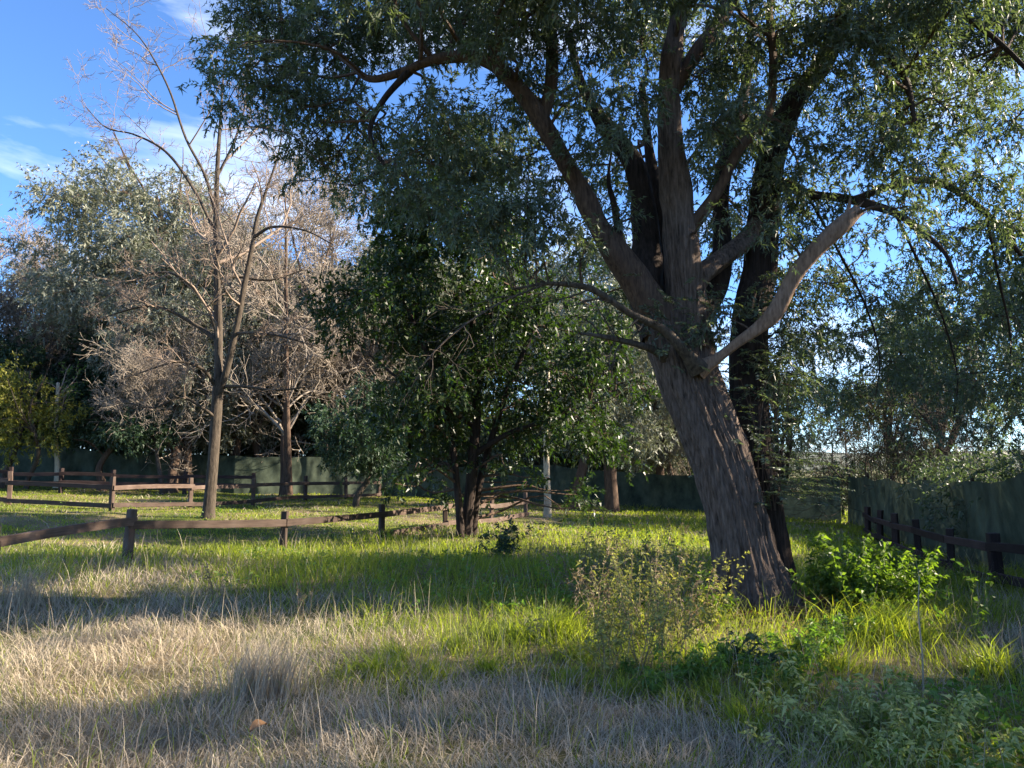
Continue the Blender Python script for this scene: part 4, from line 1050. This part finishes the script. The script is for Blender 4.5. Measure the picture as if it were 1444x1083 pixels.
tuft('wide arching grass tuft below the leafy bush', 1255, 905, 800, .50, .30, M['grass'], 'grass_tuft', lean=.7, curl=.8, w=.008)
tuft('broad leaved grass tuft beside the dry upright tussock', 530, 955, 320, .26, .16, M['grass'], 'grass_tuft', lean=.8, curl=.9, w=.010)
for k_, (a_, b_) in enumerate([(640, 920), (690, 950), (720, 900), (820, 930), (560, 930), (800, 965), (880, 985), (960, 1000), (1130, 980), (1010, 990), (610, 960), (1180, 945)]):
    tuft('fresh yellow green grass tuft scattered in the sun patch before the weeds', a_, b_, 170, .24, .11, M['grass'], 'grass_tuft', 'fresh tufts in the sun patch', lean=.8, curl=.9, w=.008)
tuft('dark grass tuft beneath the side fence', 1400, 950, 260, .36, .12, M['grass'], 'grass_tuft', lean=.7, curl=.8, w=.008)

def stalk_weed(label, px, py, H, nst, spread, mleaf, mstem, ll, lw, nl, name, cat, group=None, seed=0, lean=.25, z0=.1, seeds=False):
    r_ = np.random.default_rng(seed); b = on_ground(px, py); t = thing(name, b, label, cat, group)
    K = 7; M_ = nst
    a = r_.random(M_) * 6.283; rad = np.abs(r_.normal(size=M_)) * spread
    st = np.stack([np.cos(a) * rad, np.sin(a) * rad, np.zeros(M_)], 1)
    st[:, 2] = ground(b[0] + st[:, 0], b[1] + st[:, 1]) - b[2] - .03
    d = nrm(np.stack([np.cos(a) * lean, np.sin(a) * lean, np.ones(M_)], 1) + r_.normal(size=(M_, 3)) * lean * .6)
    L = H * (.55 + .6 * r_.random(M_)); pts = [st]
    for k in range(K - 1):
        d = nrm(d + r_.normal(size=(M_, 3)) * .10); pts.append(pts[-1] + d * (L / (K - 1))[:, None])
    P = np.stack(pts, 1); R = np.tile(np.linspace(.0045, .0015, K), (M_, 1))
    ms = MB(); tubes(ms, P, R, 4)
    Pb, Rb = spawn(P, R, 4, t0=.25, ratio=.38, ang=(25, 55), up=.12, K=4, rr=.7, rg=r_, rmin=.001); tubes(ms, Pb, Rb, 3)
    ms.build('stems', mstem, t)
    ml = MB()
    for Q, nn in ((P, nl), (Pb, max(2, nl // 3))):
        par = np.repeat(np.arange(len(Q)), nn); kk = Q.shape[1]
        tt = (z0 + (1 - z0) * r_.random(len(par))) * (kk - 1); i = np.minimum(tt.astype(int), kk - 2); u = (tt - i)[:, None]
        pos = Q[par, i] * (1 - u) + Q[par, i + 1] * u
        D = r_.normal(size=pos.shape) * [1, 1, .5] + [0, 0, .25]
        leaves(ml, pos, D, ll * (.5 + .8 * r_.random(len(par))), lw * (.6 + .7 * r_.random(len(par))), .6, r_, .15)
    ml.build('leaves', mleaf, t)
    return t
# shrub low in the front corner
stalk_weed('sprawling grey green shrub with small pointed leaves low in the dry grass', 1245, 1072, .46, 60, .26, M['shrub'], M['weed'], .060, .017, 30, 'pointed_leaf_shrub', 'shrub', seed=301, lean=.75)
# bush beside the trunk
stalk_weed('bright leafy bush in the sun beside the leaning tree', 1215, 862, .76, 84, .30, M['nettle'], M['weed'], .072, .040, 30, 'leafy_bush', 'bush', seed=302, lean=.45)
stalk_weed('dark leafy bush in the shade against the leaning tree', 1188, 845, .50, 46, .22, M['nettle'], M['weed'], .07, .038, 26, 'leafy_bush', 'bush', seed=303, lean=.5)
stalk_weed('leafy bush growing between the fence posts and the bright bush', 1275, 830, .55, 44, .28, M['nettle'], M['weed'], .07, .038, 24, 'leafy_bush', 'bush', seed=304, lean=.45)
stalk_weed('thin upright sapling with few fresh leaves at the side fence', 1375, 905, .80, 4, .08, M['nettle'], M['weed'], .065, .036, 9, 'sapling', 'sapling', seed=305, lean=.15)
stalk_weed('dark glossy weed clump in front of the evergreen stems', 697, 790, .72, 14, .20, M['dark_leaf'], M['weed'], .09, .035, 24, 'dark_weed', 'weed', seed=306, lean=.35)
stalk_weed('tall glossy broad leaved weed right before the tree base', 1005, 880, .50, 6, .10, M['nettle'], M['weed'], .09, .03, 16, 'glossy_weed', 'weed', seed=307, lean=.2)
stalk_weed('dark long leaved weed standing below the tree base', 1060, 945, .30, 8, .10, M['dark_leaf'], M['weed'], .085, .024, 18, 'glossy_weed', 'weed', seed=308, lean=.3)
G_W = 'seedy weeds before the leaning tree'
for k in range(16):
    a = [845, 870, 900, 925, 950, 960, 880, 940, 830, 905, 955, 860, 915, 975, 890, 850][k]; b_ = [890, 915, 880, 925, 900, 920, 850, 860, 850, 950, 860, 960, 830, 885, 835, 820][k]
    stalk_weed('olive seedy weed with small leaves on thin stalks before the leaning tree' if k % 4 else 'dead brown seedy weed standing among the olive ones before the leaning tree', a, b_, .82, 9, .16, M['seedy'] if k % 4 else M['seed'], M['seed'], .05, .020, 26, 'seedy_weed', 'weed', G_W, seed=320 + k, lean=.3)
for k, (a, b_) in enumerate([(1120, 940), (1150, 925), (1085, 970), (1180, 905), (980, 965), (1020, 945), (930, 975)]):
    stalk_weed('fresh green pointed leaf weed in the sunny grass around the tree base', a, b_, .26, 12, .16, M['weed'], M['weed'], .07, .022, 18, 'pointed_leaf_weed', 'weed', 'fresh weeds around the tree base', seed=350 + k, lean=.4)
for k, (a, b_) in enumerate([(300, 850), (425, 880), (592, 830), (740, 800), (830, 770), (760, 770), (960, 760), (850, 740)]):
    stalk_weed('thin dry seed stalk rising from the shaded meadow grass', a, b_, .62, 4, .08, M['seed'], M['seed'], .045, .015, 12, 'seed_stalk', 'weed', 'thin seed stalks in the meadow', seed=370 + k, lean=.2)
b = on_ground(1302, 985); t = thing('dry_stalk', b, 'single tall pale dry stalk behind the grey green shrub', 'stalk')
m = MB(); P = spline(np.array([[0, 0, -.05], [.01, 0, .3], [0, 0, .6], [.02, 0, .85]]), 12); tubes(m, P[None], np.linspace(.007, .003, 12)[None], 6); m.build('stem', M['dry'], t)
Pb, Rb = spawn(P[None], np.full((1, 12), .003), 7, t0=.5, ratio=.25, K=4, rg=rg); m = MB(); tubes(m, Pb, Rb, 3); m.build('side_twigs', M['dry'], t)
ml = MB(); n_ = 2600
a_ = rg.random(n_) * 6.283; r_2 = .35 + np.abs(rg.normal(size=n_)) * .38
lx, ly = 3.0 + np.cos(a_) * r_2, tree_base[1] + np.sin(a_) * r_2 * 1.1
P = np.stack([lx, ly, ground(lx, ly) + .008 + .02 * rg.random(n_)], 1)
leaves(ml, P, rg.normal(size=(n_, 3)) * [1, 1, .15], .05 + .05 * rg.random(n_), .014 + .014 * rg.random(n_), .1, rg, .1)
o = ml.build('leaf_litter', M['dead_leaf']); tag(o, 'brown fallen leaves littering the soil at the foot of the leaning tree', 'leaf litter', kind='stuff')
# one fallen leaf
b = on_ground(350, 1078)
u = np.linspace(0, 1, 9); wv = np.sin(u * np.pi) ** .8 * .035
V = np.concatenate([np.stack([u * .1, wv, .03 * np.sin(u * 3) + .012], 1), np.stack([u * .1, u * 0, .03 * np.sin(u * 3)], 1), np.stack([u * .1, -wv, .03 * np.sin(u * 3) + .016], 1)])
i = np.arange(8); F = np.concatenate([np.stack([i, i + 1, i + 10, i + 9], 1), np.stack([i + 9, i + 10, i + 19, i + 18], 1)])
o = MB().add(V, F).build('fallen_leaf', M['dead_leaf'], smooth=True); o.location = b + np.array([0, 0, .16]); o.rotation_euler = (.3, -.2, .7)
tag(o, 'single brown fallen leaf caught on the dry grass', 'leaf')

# leaves, twigs and blades too small to pick apart
for o in bpy.data.objects:
    if o.parent is not None and o.name.split('.')[0] in ('crown', 'twigs', 'bare_twigs', 'leaves', 'blades', 'shoot_leaves', 'shoot_stems', 'branches', 'stems', 'side_twigs'):
        o['kind'] = 'stuff'
